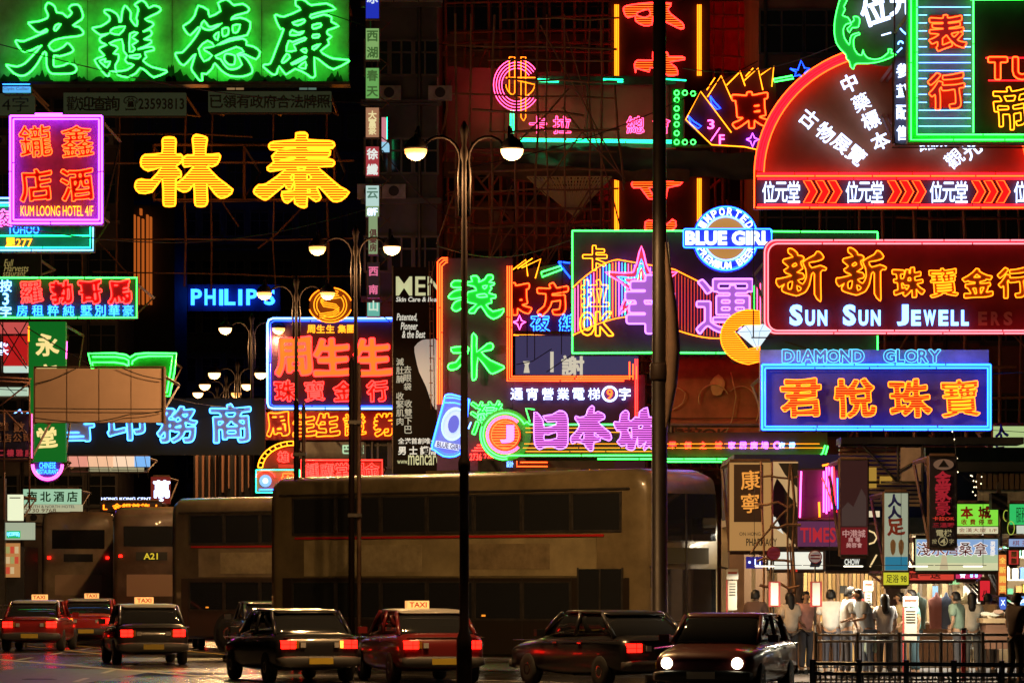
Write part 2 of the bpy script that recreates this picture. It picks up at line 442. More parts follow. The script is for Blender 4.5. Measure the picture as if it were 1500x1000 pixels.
# ------------------------------------------------------------------ buildings
C_wallA = mat('sooty_render', (.18, .14, .12), .85, grain=.45, gscale=.5)
C_wallB = mat('grey_tiles', (.09, .09, .085), .7, grain=.4, gscale=.7)
C_wallC = mat('stained_concrete', (.28, .20, .17), .85, grain=.5, gscale=.35)
C_wallR = mat('brown_tiles', (.26, .13, .10), .7, grain=.5, gscale=.6)
M_winframe = mat('window_frame', (.12, .11, .1), .5, .3)
M_litwin = glow('window_warm', (.5, .30, .12), .5)
M_litwin2 = glow('window_cool', (.25, .45, .35), .35)
M_acu = mat('air_conditioner_casing', (.35, .32, .28), .6, grain=.4, gscale=4)
WMESH = {}
def win_mesh(wd, h):
    k = (round(wd, 2), round(h, 2))
    if k not in WMESH:
        fr = MB(); t = .07
        fr.box(-wd/2, wd/2, -.06, .04, 0, t).box(-wd/2, wd/2, -.06, .04, h-t, h)
        fr.box(-wd/2, -wd/2+t, -.058, .04, t, h-t).box(wd/2-t, wd/2, -.058, .04, t, h-t)
        fr.box(-.03, .03, -.055, .04, t, h-t).box(-wd/2+t, -.03, -.05, .03, h*.62, h*.62+.05).box(.03, wd/2-t, -.05, .03, h*.62, h*.62+.05)
        pn = MB().box(-wd/2+t, wd/2-t, 0, .012, t, h-t)
        sl = MB().box(-wd/2-.1, wd/2+.1, -.16, .05, -.1, 0)
        WMESH[k] = (fr.mesh('window', M_winframe), pn.mesh('pane', M_glass), pn.mesh('pane', M_litwin), pn.mesh('pane', M_litwin2), sl.mesh('sill', C_wallB))
    return WMESH[k]
def building(label, px0, px1, D, depth, top, wall, nx, floors, z0=5, wz=1.5, wwd=1.5, lit=.04, ledges=True, seed=1, sidewin=0, skip=None):
    rnd = random.Random(seed); s = D/F; x0, x1 = (px0-750)*s, (px1-750)*s
    b = empty('building', ((x0+x1)/2, D, 0), label, 'building')
    W = x1-x0
    obj('wall', MB().box(-W/2, W/2, 0, depth, 0, top), wall, b)
    fh = (top-z0)/floors; fm = win_mesh(wwd, wz)
    if ledges:
        lm = MB().box(-W/2-.15, W/2+.15, -.25, .02, 0, .18).mesh('ledge', wall)
        for j in range(floors): obj('ledge', None, None, b, loc=(0, 0, z0+j*fh-.35), mesh=lm)
    if D < 200:
        acm = MB().box(-.38, .38, -.42, -.02, 0, .45).mesh('air_conditioner', M_acu); grm = MB().lathe([(.17, -.44), (.17, -.43)], (0, 0, .23), 12, 'y').mesh('fan_grille', P_black)
        for j in range(floors):
            for i in range(nx):
                if rnd.random() < .4:
                    a_ = obj('air_conditioner', None, None, b, loc=(-W/2+W*(i+.5)/nx+rnd.uniform(-.5, .5), 0, z0+j*fh-.2), mesh=acm); obj('fan_grille', None, None, a_, mesh=grm)
        for i in range(0, nx, 2):
            obj('drain_pipe', MB().bar((-W/2+W*i/nx+.2, -.1, 3), (-W/2+W*i/nx+.2, -.1, top-.5), .06, 6), M_frame, b)
    for j in range(floors):
        for i in range(nx):
            x = -W/2+W*(i+.5)/nx; z = z0+j*fh+.6
            if skip and skip(x, z): continue
            f = obj('window', None, None, b, loc=(x, -.02, z), mesh=fm[0])
            q = rnd.random()
            obj('pane', None, None, f, mesh=fm[2] if q < lit else fm[3] if q < lit*1.5 else fm[1])
            if wz > 1.2 and q > .6: obj('sill', None, None, f, mesh=fm[4])
    return b
def top_of(D, y=-30): return CAMZ+(HY-y)*D/F
# far dark blocks closing the view
building('dark office tower behind the blue roof letters, far end of the street', 150, 575, 262, 40, 48, C_wallB, 12, 13, wz=1.7, wwd=1.3, lit=.02, seed=3)
building('soot grey block behind the big green neon characters at upper left', -260, 172, 185, 8, 34, C_wallA, 9, 8, lit=.0, seed=5)
building('narrow dark block carrying the column of small lit signs', 536, 640, 124, 10, 24, C_wallB, 3, 6, wz=1.2, wwd=.9, lit=.0, seed=8)
building('scaffolded brown tenement behind the karaoke signs', 640, 1112, 146, 20, 32, C_wallC, 9, 8, z0=6, lit=.0, seed=11)
building('dark red-brown tenement behind the round-topped red arch sign', 1112, 1900, 125, 8, 31, C_wallR, 12, 8, z0=6, lit=.0, seed=13)
# orange lit fluted columns between the far signs

# street-side ribbed facade at far left centre (lamp light on the vertical fins is put into their glow)
t = T('fin_facade', 'dark facade with thin orange-glowing vertical fins beside the yellow two-character sign', 'building', 230, 215, 850)
t.box('wall', 175, 300, 255, 900, P_black, .3, 9)
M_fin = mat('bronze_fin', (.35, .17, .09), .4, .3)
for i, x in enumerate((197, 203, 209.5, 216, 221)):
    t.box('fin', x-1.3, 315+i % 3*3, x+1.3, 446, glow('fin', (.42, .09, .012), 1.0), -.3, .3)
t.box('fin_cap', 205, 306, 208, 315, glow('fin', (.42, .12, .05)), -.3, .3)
for (px, y0, y1, D, lab) in ((283, 640, 742, 175, 'ribbed dark facade with vertical tubes right of the white bookshop characters'),):
    t = T('ribbed_facade', lab, 'building', D, px+35, 850)
    t.box('wall', 283, 628, 372, 852, P_black, .2, 14)
    for i in range(9):
        x = 287+i*9.6; t.box('rib', x, 662-i*2.2, x+4-(i % 3), 745-i*3-(i*37 % 17), mat('copper_rib', (.4, .2, .13), .45, .4), -.35, .2)

# bamboo scaffold
M_bam = mat('bamboo', (.42, .24, .14), .65, grain=.4, gscale=2)
def scaffold(label, px0, px1, py0, py1, D, nv, nh, nd, seed, group=None, rad=.05):
    rnd = random.Random(seed); t = T('bamboo_scaffold', label, 'scaffold', D, (px0+px1)/2, py1, group)
    def pole(a, b, d, r=rad):
        mb = MB(); A = Vector(t.W(*a, d)); B = Vector(t.W(*b, d)); P = [A.lerp(B, k/4)+Vector((rnd.uniform(-.05, .05), 0, rnd.uniform(-.05, .05))) for k in range(5)]
        mb.tube(P, r*rnd.uniform(.7, 1.15), False, 4); t.put('bamboo_pole', mb, M_bam)
    for i in range(nv):
        x = px0+(px1-px0)*(i+rnd.uniform(.2, .8))/nv
        pole((x+rnd.uniform(-3, 3), py0), (x+rnd.uniform(-3, 3), py1), rnd.choice((0, .9)))
    for j in range(nh):
        y = py0+(py1-py0)*(j+rnd.uniform(.3, .7))/nh; tl = rnd.uniform(-4, 4)
        a = px0 if rnd.random() < .6 else px0+rnd.uniform(0, .4)*(px1-px0); b = px1 if rnd.random() < .6 else px1-rnd.uniform(0, .4)*(px1-px0)
        pole((a, y-tl), (b, y+tl), rnd.choice((-.1, .8)))
    for k in range(nd):
        x = rnd.uniform(px0, px1); y = rnd.uniform(py0, py1); L = rnd.uniform(60, 230); sg = rnd.choice((-1, 1)); sl = rnd.uniform(.6, 1.8)
        pole((x, y), (min(max(x+sg*L, px0-10), px1+10), y+L*sl), .4, rad*.8)
    return t
scaffold('bamboo scaffold of crossing poles climbing the brown tenement', 650, 1110, -30, 700, 137, 25, 36, 26, 4)
scaffold('bamboo scaffold in front of the red netting above the street', 655, 905, 20, 345, 124.5, 9, 12, 11, 9, rad=.04)
scaffold('bamboo scaffold on the tenement right of the arch sign', 1190, 1560, 300, 720, 112, 9, 8, 6, 21)
scaffold('bamboo frame standing over the chemist shop board', 1110, 1172, 676, 920, 78, 4, 6, 2, 33, rad=.028)
scaffold('thin rusty pipe frame around the two yellow characters', 60, 520, 165, 420, 143, 6, 5, 3, 15, rad=.035)

M_redp = mat('panel_red', (.4, .03, .03), .6)
# netting and tarpaulins
def cloth(name, label, cat, D, pts, m, nx=26, ny=10, amp=.25, seed=1, d=0):
    """draped sheet through four px corners: tl, tr, br, bl"""
    t = T(name, label, cat, D, pts[3][0], pts[3][1]); vs = []; fs = []
    for j in range(ny+1):
        for i in range(nx+1):
            u, v = i/nx, j/ny
            x = (pts[0][0]*(1-u)+pts[1][0]*u)*(1-v)+(pts[3][0]*(1-u)+pts[2][0]*u)*v
            y = (pts[0][1]*(1-u)+pts[1][1]*u)*(1-v)+(pts[3][1]*(1-u)+pts[2][1]*u)*v
            nn = noise.noise(Vector((x*.02+seed*9, y*.03, seed)))+.5*noise.noise(Vector((x*.07, y*.05, seed*3)))
            vs.append(t.W(x, y+nn*4, d+nn*amp))
    for j in range(ny):
        for i in range(nx): a = j*(nx+1)+i; fs.append((a, a+1, a+nx+2, a+nx+1))
    k = len(vs); vs += [(a, b+.03, c) for a, b, c in vs]; fs += [tuple(q+k for q in reversed(f)) for f in fs]
    t.put(name.split('_')[-1] if False else 'sheet', MB().add(vs, fs), m, smooth=True); return t
M_net = mat('red_netting', (.30, .09, .07), .9, grain=.35, gscale=.6)
M_net2 = mat('red_safety_net', (.5, .05, .035), .9, grain=.55, gscale=.8)
M_tarp = mat('grey_green_tarpaulin', (.12, .15, .13), .7, grain=.3, gscale=.6)
cloth('red_netting', 'dull red builders netting behind the green edged karaoke board', 'netting', 128.6, [(655, 97), (1003, 118), (1003, 212), (655, 232)], M_net, amp=.18, seed=2)
cloth('safety_net', 'bright red safety net hanging high on the tenement left of the arch', 'netting', 141, [(1020, -20), (1160, -25), (1160, 118), (1020, 96)], M_net2, amp=.3, seed=5)
t = T('neon_sign', 'added red neon sign, edge-on at the right side of the bright red net', 'neon sign', 138, 1157, 118)  # sign added so the net and walls pick up red glow
t.box('panel', 1156, -60, 1160, 112, M_redp, -.5, 1.2)
for k in range(5): t.tubes('red_tube', [[(1153.5, -60), (1153.5, 110)]], N['crimson'], 1.0, -.4+k*.35)
t.back(1157, -40, 1159, 100, 1.2, 5)
cloth('tarpaulin', 'grey tarpaulin sagging below the green edged karaoke board', 'tarpaulin', 127.5, [(800, 212), (1105, 226), (1105, 262), (700, 250)], M_tarp, amp=.5, seed=7)
cloth('platform_sheet', 'long brown catch platform sheet under the tarpaulin', 'tarpaulin', 126.5, [(650, 236), (1010, 250), (1010, 266), (650, 258)], mat('brown_sheet', (.2, .12, .07), .8, grain=.3), amp=.4, seed=8)
# wicker-like triangular net
t = T('triangular_net', 'woven triangular debris net hanging below the scaffold platform', 'netting', 126, 840, 318)
mb = MB()
for k in range(25):
    u = k/24; mb.bar(t.W(772+u*124, 259), t.W(840+u*2, 318-abs(u-.5)*6), .03, 4)
for k in range(12):
    v = k/12; mb.bar(t.W(772+v*68, 259+v*58), t.W(896-v*54, 259+v*58), .018, 4)
for k in range(12):
    v = k/12; mb.bar(t.W(772+v*120, 259), t.W(800+v*60, 283+abs(v-.4)*10), .018, 4)
t.put('mesh_cords', mb, mat('pale_cord', (.85, .72, .40), .8)); 
# corner draped nets on the pole right of centre
t = cloth('maroon_canopy', 'faded maroon billboard with pale flower drawing below the karaoke sign', 'billboard', 103.5, [(955, 525), (1120, 525), (1120, 648), (955, 648)], mat('faded_billboard', (.30, .09, .05), .8, grain=.6, gscale=.9), amp=.03, seed=3)

M_fp = mat('faded_print', (.45, .27, .16), .8, grain=.4); M_fd = mat('faded_dark_print', (.05, .02, .015), .8)
t.tubes('printed_curve', [lin_poly([(985, 575), (992, 568), (1003, 575), (1000, 590), (985, 600), (978, 590)]), arc(1045, 585, 22, 20, 200, 14), arc(1085, 600, 26, -30, 130, 14, 34), [(1060, 640), (1072, 615), (1078, 580), (1070, 545)]], M_fp, 1.0, -.12)
t.fill('printed_petal', [lin_poly([(1040, 560), (1052, 548), (1062, 560), (1056, 578), (1044, 578)])], M_fp, -.1, .3)
t.text('卡拉OK', 978, 625, 1068, 643, M_fd, -.12, .03)
t.box('lower_field', 957, 612, 1112, 613.2, M_fd, -.12, -.1); t.box('rim', 953, 523, 1122, 525, M_frame, -.1, .2)

# ================================================================== NEON SIGNS, upper left
t = T('neon_sign', 'huge green neon sign of four brush characters at the top left', 'neon sign', 130, 255, 121)
t.box('panel', -40, -60, 511, 121, mat('panel_greenboard', (.42, .62, .40), .6, grain=.55, gscale=.9), 0, .5)
t.box('bottom_rail', -40, 121.5, 513, 126, M_frame, -.4, .5)
t.back(0, -30, 500, 110, .5, 8)
G1 = [[(545,50),(590,60),(630,95),(650,155),(715,165),(770,210),(820,160),(785,115),(815,75),(880,68),(915,100),(945,185),(930,235),(830,305),(900,320),(950,375),(940,405),(880,425),(740,440),(620,470),(560,530),(615,590),(720,545),(765,500),(800,520),(840,580),(800,615),(680,650),(620,640),(615,750),(640,765),(730,750),(790,720),(850,750),(875,790),(850,830),(780,845),(600,845),(555,805),(535,740),(530,610),(500,610),(440,720),(370,810),(300,860),(240,868),(170,840),(85,755),(95,745),(200,765),(290,730),(370,650),(480,525),(380,575),(285,600),(230,555),(185,480),(210,470),(280,480),(480,395),(540,370),(535,345),(470,380),(420,370),(330,280),(350,268),(450,255),(540,220),(550,180),(520,110)],[(640,300),(695,285),(640,360),(620,345)]]
G2 = [[(190,130),(250,130),(320,170),(350,220),(355,265),(375,250),(385,150),(415,80),(450,110),(485,160),(480,230),(520,290),(550,310),(555,250),(545,220),(565,140),(560,100),(525,70),(600,20),(650,50),(685,105),(740,80),(800,95),(820,130),(780,165),(640,235),(720,265),(740,295),(700,330),(620,375),(690,350),(720,385),(705,420),(630,460),(700,465),(715,495),(640,540),(560,570),(680,545),(730,545),(745,580),(640,605),(660,660),(620,700),(720,770),(885,810),(870,835),(740,885),(660,820),(590,780),(540,840),(440,885),(340,860),(310,820),(245,825),(235,870),(200,860),(130,780),(75,690),(140,660),(185,640),(130,580),(140,550),(210,520),(150,495),(130,460),(150,430),(240,390),(140,410),(50,340),(70,325),(150,310),(240,250),(240,200),(190,160)],[(290,335),(420,315),(350,405),(250,380)],[(475,395),(560,385),(495,440),(560,480),(495,520),(530,570),(470,600)],[(240,505),(380,460),(400,590),(440,640),(415,690),(450,730),(515,745),(440,800),(325,815),(310,750),(345,690),(345,625),(290,620),(340,560),(310,530)],[(130,700),(200,680),(185,715),(250,710),(215,775),(170,740)],[(460,650),(590,630),(570,670),(500,665)]]
G3 = [[(280,80),(390,130),(405,205),(530,140),(500,50),(590,10),(640,40),(680,75),(780,60),(850,110),(830,155),(700,190),(645,235),(750,215),(865,265),(830,410),(640,450),(480,530),(640,475),(780,450),(825,485),(820,520),(900,540),(975,600),(930,685),(800,625),(720,640),(780,640),(840,700),(885,780),(880,840),(780,875),(640,870),(540,810),(465,725),(440,780),(370,850),(320,840),(325,920),(290,915),(240,850),(200,780),(250,620),(190,680),(120,750),(70,720),(25,640),(30,610),(100,605),(180,520),(250,430),(300,340),(280,325),(190,415),(140,370),(110,310),(180,265),(240,190)],[(385,475),(460,535),(350,555),(350,585),(435,640),(345,705),(285,565)],[(345,250),(390,310),(430,320),(545,280),(440,345),(370,350),(310,310)],[(510,375),(455,425),(495,470)],[(550,345),(615,330),(615,400),(560,425)],[(670,305),(750,295),(720,375),(675,380)],[(470,650),(710,545),(790,600),(715,625),(770,740),(700,790),(620,790),(570,740),(530,680)],[(575,640),(600,620),(690,640),(685,740),(620,740),(575,690)]]
G4 = [[(375,20),(430,5),(490,30),(550,75),(720,55),(825,120),(700,145),(545,185),(555,220),(690,180),(780,210),(775,260),(860,310),(740,355),(730,395),(780,430),(735,465),(750,515),(655,590),(720,640),(800,675),(965,690),(960,715),(800,795),(690,730),(585,660),(595,870),(545,885),(500,850),(370,790),(265,855),(190,760),(160,845),(110,850),(10,765),(30,740),(90,730),(150,580),(240,345),(205,345),(160,260),(140,190),(170,185),(240,205),(430,125),(380,80)],[(335,275),(470,235),(470,265),(400,300)],[(335,355),(400,385),(470,370),(420,405),(310,410)],[(300,475),(340,490),(480,440),(480,465),(350,520),(380,580),(270,590)],[(275,620),(310,660),(240,720),(220,710)],[(435,580),(490,565),(490,610)],[(320,735),(485,650),(485,670),(370,730)],[(410,770),(485,710),(485,785)],[(565,300),(655,280),(655,315),(575,340)],[(570,410),(640,405),(630,435),(570,440)],[(565,545),(655,510),(580,575)]]
rp = random.Random(12); M_peel = mat('peeled_backing', (.012, .03, .012), .9, grain=.5, gscale=6)
for (cx_, w_, h_) in ((14, 30, 22), (60, 36, 20), (108, 12, 40), (118, 30, 12), (150, 34, 14), (222, 50, 30), (250, 16, 42), (262, 40, 26), (300, 34, 14), (345, 30, 8), (378, 28, 18), (404, 40, 16), (430, 30, 10), (486, 16, 14), (495, 14, 20)):
    top = [(cx_-w_/2+w_*i/9, 120.5-h_*(.35+.65*rp.random())*math.sin(math.pi*(i+.5)/10)) for i in range(10)]
    t.fill('peeled_patch', [[(cx_-w_/2, 121)]+top+[(cx_+w_/2, 121)]], M_peel, -.008, .15)
for x_ in (60, 128, 190, 252, 318, 383, 447): t.box('seam', x_, -60, x_+.5, 121, M_peel, -.014, -.002)
M_dkgreen = mat('dark_green_letter_face', (.015, .10, .03), .5)
for g, ox in ((G1, 0), (G2, 130), (G3, 255), (G4, 385)):
    t.shape('character', traced(g, ox, 0, .13), 'o', N['green'], M_dkgreen, r=1.35, d=-.27)

t = T('dim_lightbox', 'dimly glowing phone number board with the digits 23593813 under the green characters', 'sign board', 131, 185, 167)
M_dkletter = mat('dark_letter', (.03, .045, .02), .6)
P_dimlit = mat('panel_dimbox', (.03, .035, .02), .8, spec=.05, em=(.018, .022, .010), es=1)  # even faint glow in the board's own colour
t.box('panel', 93, 136, 272, 168, P_dimlit, 0, .3)
t.row('歡迎查詢', 108, 165, 152, 21, 'f', M_dkletter, bold=.02, d=-.03); t.text('☎23593813', 181, 141, 270, 164, M_dkletter, bold=.02); t.back(95, 138, 270, 166, .3, 6)
t = T('dim_lightbox', 'dull green lightbox of dark characters between the green sign and the yellow one', 'sign board', 131, 395, 163)
t.box('panel', 305, 134, 485, 163, P_dimlit, 0, .3); t.row('已領有政府合法牌照', 317, 474, 149, 19, 'f', M_dkletter, bold=.02, d=-.03); t.back(307, 136, 483, 161, .3, 6)
t = T('dim_lightbox', 'small dull board reading 4字 at the left edge under the green sign', 'sign board', 130.5, 22, 168)
t.box('panel', -20, 137, 50, 168, P_dimlit, 0, .3); t.text('4字', 3, 142, 42, 164, M_dkletter); t.back(-15, 138, 48, 166, .3, 6)
t = T('blue_nameplate', 'tiny blue lit nameplate at the left edge below the green sign', 'sign', 129, 24, 135)
t.box('panel', 4, 127, 44, 135, glow('cyanplate', (.10, .45, .9), 1.0), 0, .2); t.text('Clyde Cullier', 5, 128, 43, 134, mat('flat_white', (.7, .7, .7)), -.02)
t.tubes('neon_line', [[(4, 124), (44, 124)]], N['sky'], .8, -.05); t.back(5, 127, 43, 134, .2, 5)

# yellow two-character sign, hatched tubes
L1 = [[(350,200),(375,165),(470,165),(490,210),(485,335),(540,340),(560,370),(550,420),(490,465),(540,520),(540,580),(490,600),(485,850),(460,878),(380,878),(360,840),(350,590),(240,730),(110,740),(65,680),(80,620),(130,600),(230,610),(340,475),(200,510),(130,460),(130,390),(170,345),(345,330)]]
L2 = [[(700,135),(800,160),(815,190),(800,340),(940,335),(950,380),(920,440),(870,465),(810,460),(930,590),(1085,710),(1030,775),(960,795),(900,750),(815,650),(820,830),(790,878),(710,878),(690,840),(680,650),(630,710),(570,730),(490,685),(500,640),(560,600),(680,460),(580,470),(562,420),(567,380),(610,350),(680,340),(665,180)]]
L3 = [[(530,120),(620,112),(650,140),(655,190),(870,200),(925,220),(910,275),(660,272),(660,290),(870,295),(885,320),(860,365),(655,370),(655,388),(880,390),(930,420),(910,462),(760,470),(850,560),(990,680),(1085,735),(1000,820),(920,828),(860,770),(780,685),(745,690),(790,790),(740,830),(650,775),(640,885),(590,890),(520,850),(515,790),(440,848),(395,810),(385,730),(510,720),(510,620),(480,700),(430,690),(410,660),(240,800),(190,808),(100,750),(95,710),(140,660),(220,650),(420,500),(260,515),(230,480),(300,420),(280,360),(340,300),(260,285),(250,240),(300,210),(520,190)],[(540,480),(635,480),(600,505),(560,500)],[(475,580),(505,545),(500,610)],[(650,545),(690,580),(650,605)],[(655,700),(680,720),(655,745)],[(360,402),(510,372),(510,388)],[(360,288),(510,262),(510,278)]]
t = T('neon_sign', 'yellow hatched neon sign of two large characters on a dark wall', 'neon sign', 141, 355, 305)
M_ylet = mat('amber_letter_face', (.30, .10, .01), .5)
t.shape('character', traced(L1+L2, 190, 180, .14), 'h', N['yellow'], M_ylet, r=1.5, d=-.3, step=3.6, rh=.85)
t.shape('character', traced(L3, 360, 180, .14), 'h', N['yellow'], M_ylet, r=1.5, d=-.3, step=3.6, rh=.85)
t.back(225, 215, 490, 290, 0, 9)

# hotel sign with violet border
t = T('neon_sign', 'violet bordered red neon hotel sign on the left', 'neon sign', 106, 83, 330)
t.box('panel', 16, 170, 151, 330, mat('panel_hotel', (.30, .09, .22), .6, grain=.3), 0, .35)
t.frame(16.5, 171.5, 150.5, 328, N['violet'], 1.5, -.22); t.frame(21, 176, 146, 323, N['violet'], 1.2, -.2, 'inner_border')
t.tubes('top_tube', [[(52, 168), (92, 168)]], N['violet'], 1.6, -.1)
M_redface = mat('red_letter_face', (.45, .02, .02), .5)
for ch, x, y in (('鑨', 53, 207), ('鑫', 114, 207), ('店', 54, 271), ('酒', 114, 271)):
    t.char(ch, x, y, 46, 'o', N['orange'], M_redface, bold=.022, brush=.8, r=.75, d=-.2)
t.text('KUM LOONG HOTEL 4/F', 31, 302, 137, 317, N['yellow'], -.1, .0, .8)
t.back(20, 175, 147, 325, .35, 5)
t = T('neon_sign', 'green and blue lined neon sign reading 277, half behind the hotel sign', 'neon sign', 109, 60, 368)
t.box('panel', -30, 289, 138, 369, panel('greenblack', (.02, .13, .09)), 0, .35)
t.tubes('neon_border', [[(-30, 291), (20, 291)], [(-30, 298), (20, 298)], [(137, 330), (137, 367), (-30, 367)]], N['ice'], 1.2, -.15)
t.tubes('inner_border', [[(-30, 346), (133, 346)], [(133, 333), (133, 363), (-30, 363)], [(-30, 302), (16, 302)]], N['teal'], 1.1, -.15)
t.text('TOHOO', 12, 331, 58, 343, N['sky'], -.1, .01, .8); t.text('277', 24, 350, 48, 362, N['yellow'], -.1, .01, .8)
t.char('足', 16, 356, 13, 'f', N['yellow'], bold=.08, d=-.1, name='foot_symbol')
t.char('夜', 6, 320, 24, 'o', N['pink'], bold=.03, r=.8); t.text('HOTEL', 78, 332, 120, 342, mat('dull_brown_letter', (.12, .08, .04)), -.03)
t.back(0, 300, 130, 365, .35, 5)
t = T('script_sign', 'faintly glowing gold handwriting sign reading Hot Harvests Restaurant at the left edge', 'sign', 116, 22, 404)
t.box('panel', -20, 370, 60, 406, P_black, 0, .2); 
for s_, x0, y0, x1, y1 in (('Full', 6, 380, 20, 390), ('Harvests', 6, 388, 42, 398), ('staurant', 4, 398, 38, 405)): t.text(s_, x0, y0, x1, y1, glow('olive_script', (.22, .17, .05), 1.2), -.03, 0, .4, .3)  # letters glow faintly by themselves
t.back(-10, 375, 50, 404, .2, 5)

# green bordered sign, right-to-left characters
t = T('neon_sign', 'green bordered sign with red and small blue characters beside white 按3字', 'neon sign', 111, 100, 467)
t.box('panel', -30, 407, 201, 466, panel('darkgreen', (.02, .07, .04)), 0, .35)
t.tubes('neon_border', [[(-30, 407.5), (201, 407.5), (201, 465.5), (-30, 465.5)]], N['green'], 1.25, -.18)
for ch, x in (('羅', 47), ('勃', 91), ('哥', 133), ('馬', 176)): t.char(ch, x, 428, 31, 'o', N['hotred'], M_redface, bold=.05, brush=.9, r=.95, d=-.15)
t.row('房租粹純', 33, 101, 455, 16, 'f', N['sky'], bold=.012, d=-.1); t.row('墅別華豪', 127, 188, 455, 16, 'f', N['sky'], bold=.012, d=-.1)
for ch, y in (('按', 419), ('3', 438), ('字', 457)): t.char(ch, 9, y, 17, 'f', N['ice'], bold=.02, d=-.1)
t.back(0, 412, 195, 462, .35, 6)

# green vertical board 永
t = T('vertical_sign', 'green vertical board with the cream character 永 behind the blank billboard', 'sign', 116, 70, 690)
t.box('panel', 42, 471, 96, 676, glow('greenboard', (.004, .12, .012), 1.0), 0, .35)
cream = glow('cream_letter', (.95, .75, .28), 1.0)
t.char('永', 69, 504, 32, 'f', cream, bold=.035, brush=.8, d=-.05); t.char('安', 69, 549, 32, 'f', cream, bold=.035, brush=.8, d=-.05); t.char('堂', 69, 640, 28, 'f', cream, bold=.035, brush=.8, d=-.05)
t.tubes('neon_line', [[(42, 478), (42, 500)]], N['amber'], 1.2, 0); t.tubes('side_tube', [[(98, 500), (97, 525)]], N['pink'], .8, 0)
t.back(45, 475, 93, 670, .35, 5)
t = T('red_lightbox', 'stacked red lightboxes behind a lattice at the left edge', 'lightbox', 118, 18, 545)
t.box('panel', -20, 472, 40, 488, glow('redbox', (.55, .08, .07)), 0, .3); t.box('lower_panel', 5, 492, 40, 535, glow('redbox2', (.45, .01, .01)), 0, .3); t.box('white_panel', 5, 536, 40, 545, glow('palebox', (.55, .7, .6)), 0, .3)
t.tubes('lattice', [[(0, 472), (40, 535)], [(40, 472), (5, 535)], [(5, 472), (5, 545)], [(40, 490), (0, 490)], [(40, 540), (10, 500)], [(22, 480), (40, 505)]], M_frame, .9, -.15)
t.text('永城', -8, 500, 12, 522, N['white'], -.1, .01, .5, rot=90); t.back(0, 475, 38, 540, .3, 4)
t = T('pale_lightbox', 'pale lightbox strip at the left edge left of the blank billboard', 'lightbox', 117, 20, 579)
t.box('panel', -20, 567, 40, 579, glow('palebox2', (.45, .6, .45)), 0, .3); t.tubes('wires', [[(-20, 569), (40, 572)], [(10, 566), (24, 580)]], M_frame, .6, -.05); t.back(-10, 569, 38, 578, .3, 4)
t = T('steel_truss', 'rusty steel truss at the left edge beside the blank billboard', 'truss', 99, 22, 740)
t.tubes('beam', [[(-20, 551), (46, 555)], [(-20, 557), (44, 560)], [(43, 555), (43, 745)], [(6, 600), (6, 760)], [(-20, 601), (44, 603)], [(0, 594), (44, 560)], [(6, 600), (44, 640)], [(-20, 672), (48, 672)]], mat('salmon_steel', (.45, .22, .16), .6, .1), 1.3, 0)
t = T('blue_sign', 'dark blue shop sign with dull red glowing characters at the left edge', 'sign', 100, 22, 674)
t.box('panel', -30, 606, 48, 674, panel('midnight', (.03, .035, .10)), 0, .3)
t.row('津數', 5, 28, 625, 15, 'f', mat('dull_tan', (.35, .2, .15)), d=-.03); t.row('飯店公司', -4, 40, 641, 12, 'f', mat('dull_tan', (.35, .2, .15)), d=-.03)
t.row('二樓雅座', 2, 42, 663, 10, 'f', glow('dullred', (.3, .02, .03)), d=-.03); t.tubes('side_tube', [[(47, 606), (47, 672)]], N['rose'], .8, -.05); t.back(-10, 610, 44, 670, .3, 4)  # lowest characters carry a dull red glow

# blank billboard
t = T('blank_billboard', 'blank orange-brown billboard with dangling cables on the left', 'billboard', 96, 145, 619)
t.box('panel', 51.5, 539.5, 239, 618.5, mat('blank_board', (.50, .33, .24), .8, grain=.12, gscale=.8), 0, .4)
for x_ in (98, 145, 192): t.box('seam', x_, 539.6, x_+.5, 618.4, M_rust, -.01, -.002)
t.box('rim', 49.5, 538, 51, 620, M_rust, -.05, .4); t.box('rim', 239.5, 538, 241, 620, M_rust, -.05, .4)
t.box('rim', 49.5, 536.5, 241, 537.5, M_rust, -.05, .4)
mb = MB()
for a, b, sag in (((52, 562), (112, 540), 3), ((177, 538), (240, 556), 3), ((52, 598), (240, 599), .5), ((52, 612), (125, 619), 1), ((190, 607), (240, 601), 1.5), ((125, 619), (190, 607), 2)):
    mb.tube([t.W(a[0]+(b[0]-a[0])*k/8, a[1]+(b[1]-a[1])*k/8+sag*math.sin(math.pi*k/8), -.1) for k in range(9)], .012, False, 4)
t.put('cable', mb, M_wire); t.back(60, 545, 230, 612, .4, 6)

# bookshop sign
t = T('neon_sign', 'green open book outline of neon above the white-blue bookshop characters', 'neon sign', 121, 195, 592)
P_bk = panel('bookgreen', (.03, .20, .06)); t.fill('panel', [[(132, 519), (180, 519), (192, 523), (200, 519), (259, 519), (249, 580), (140, 580)]], P_bk, .05, 3)
t.tubes('neon_outline', [[(140, 560), (130, 518), (168, 517.5), (185, 520), (191, 524), (199, 519), (215, 517.5), (259, 518), (256, 545), (249, 580), (238, 580)], [(136, 523), (170, 523), (183, 525), (189, 528), (189, 536)], [(140, 560), (136, 531), (168, 531), (182, 533), (188, 536)], [(194, 534), (195, 529), (203, 524), (218, 522), (253, 522), (250, 545), (245, 575), (236, 575)]], N['green'], 1.3, -.15)
t.back(140, 525, 245, 575, .2, 5)
t = T('neon_sign', 'long black sign with icy blue bookshop characters right to left', 'neon sign', 120, 200, 667)
t.box('panel', 50, 583, 388, 666, panel('blackblue', (.005, .012, .014)), 0, .4)
M_iceface = mat('pale_letter_face', (.35, .40, .5), .5)
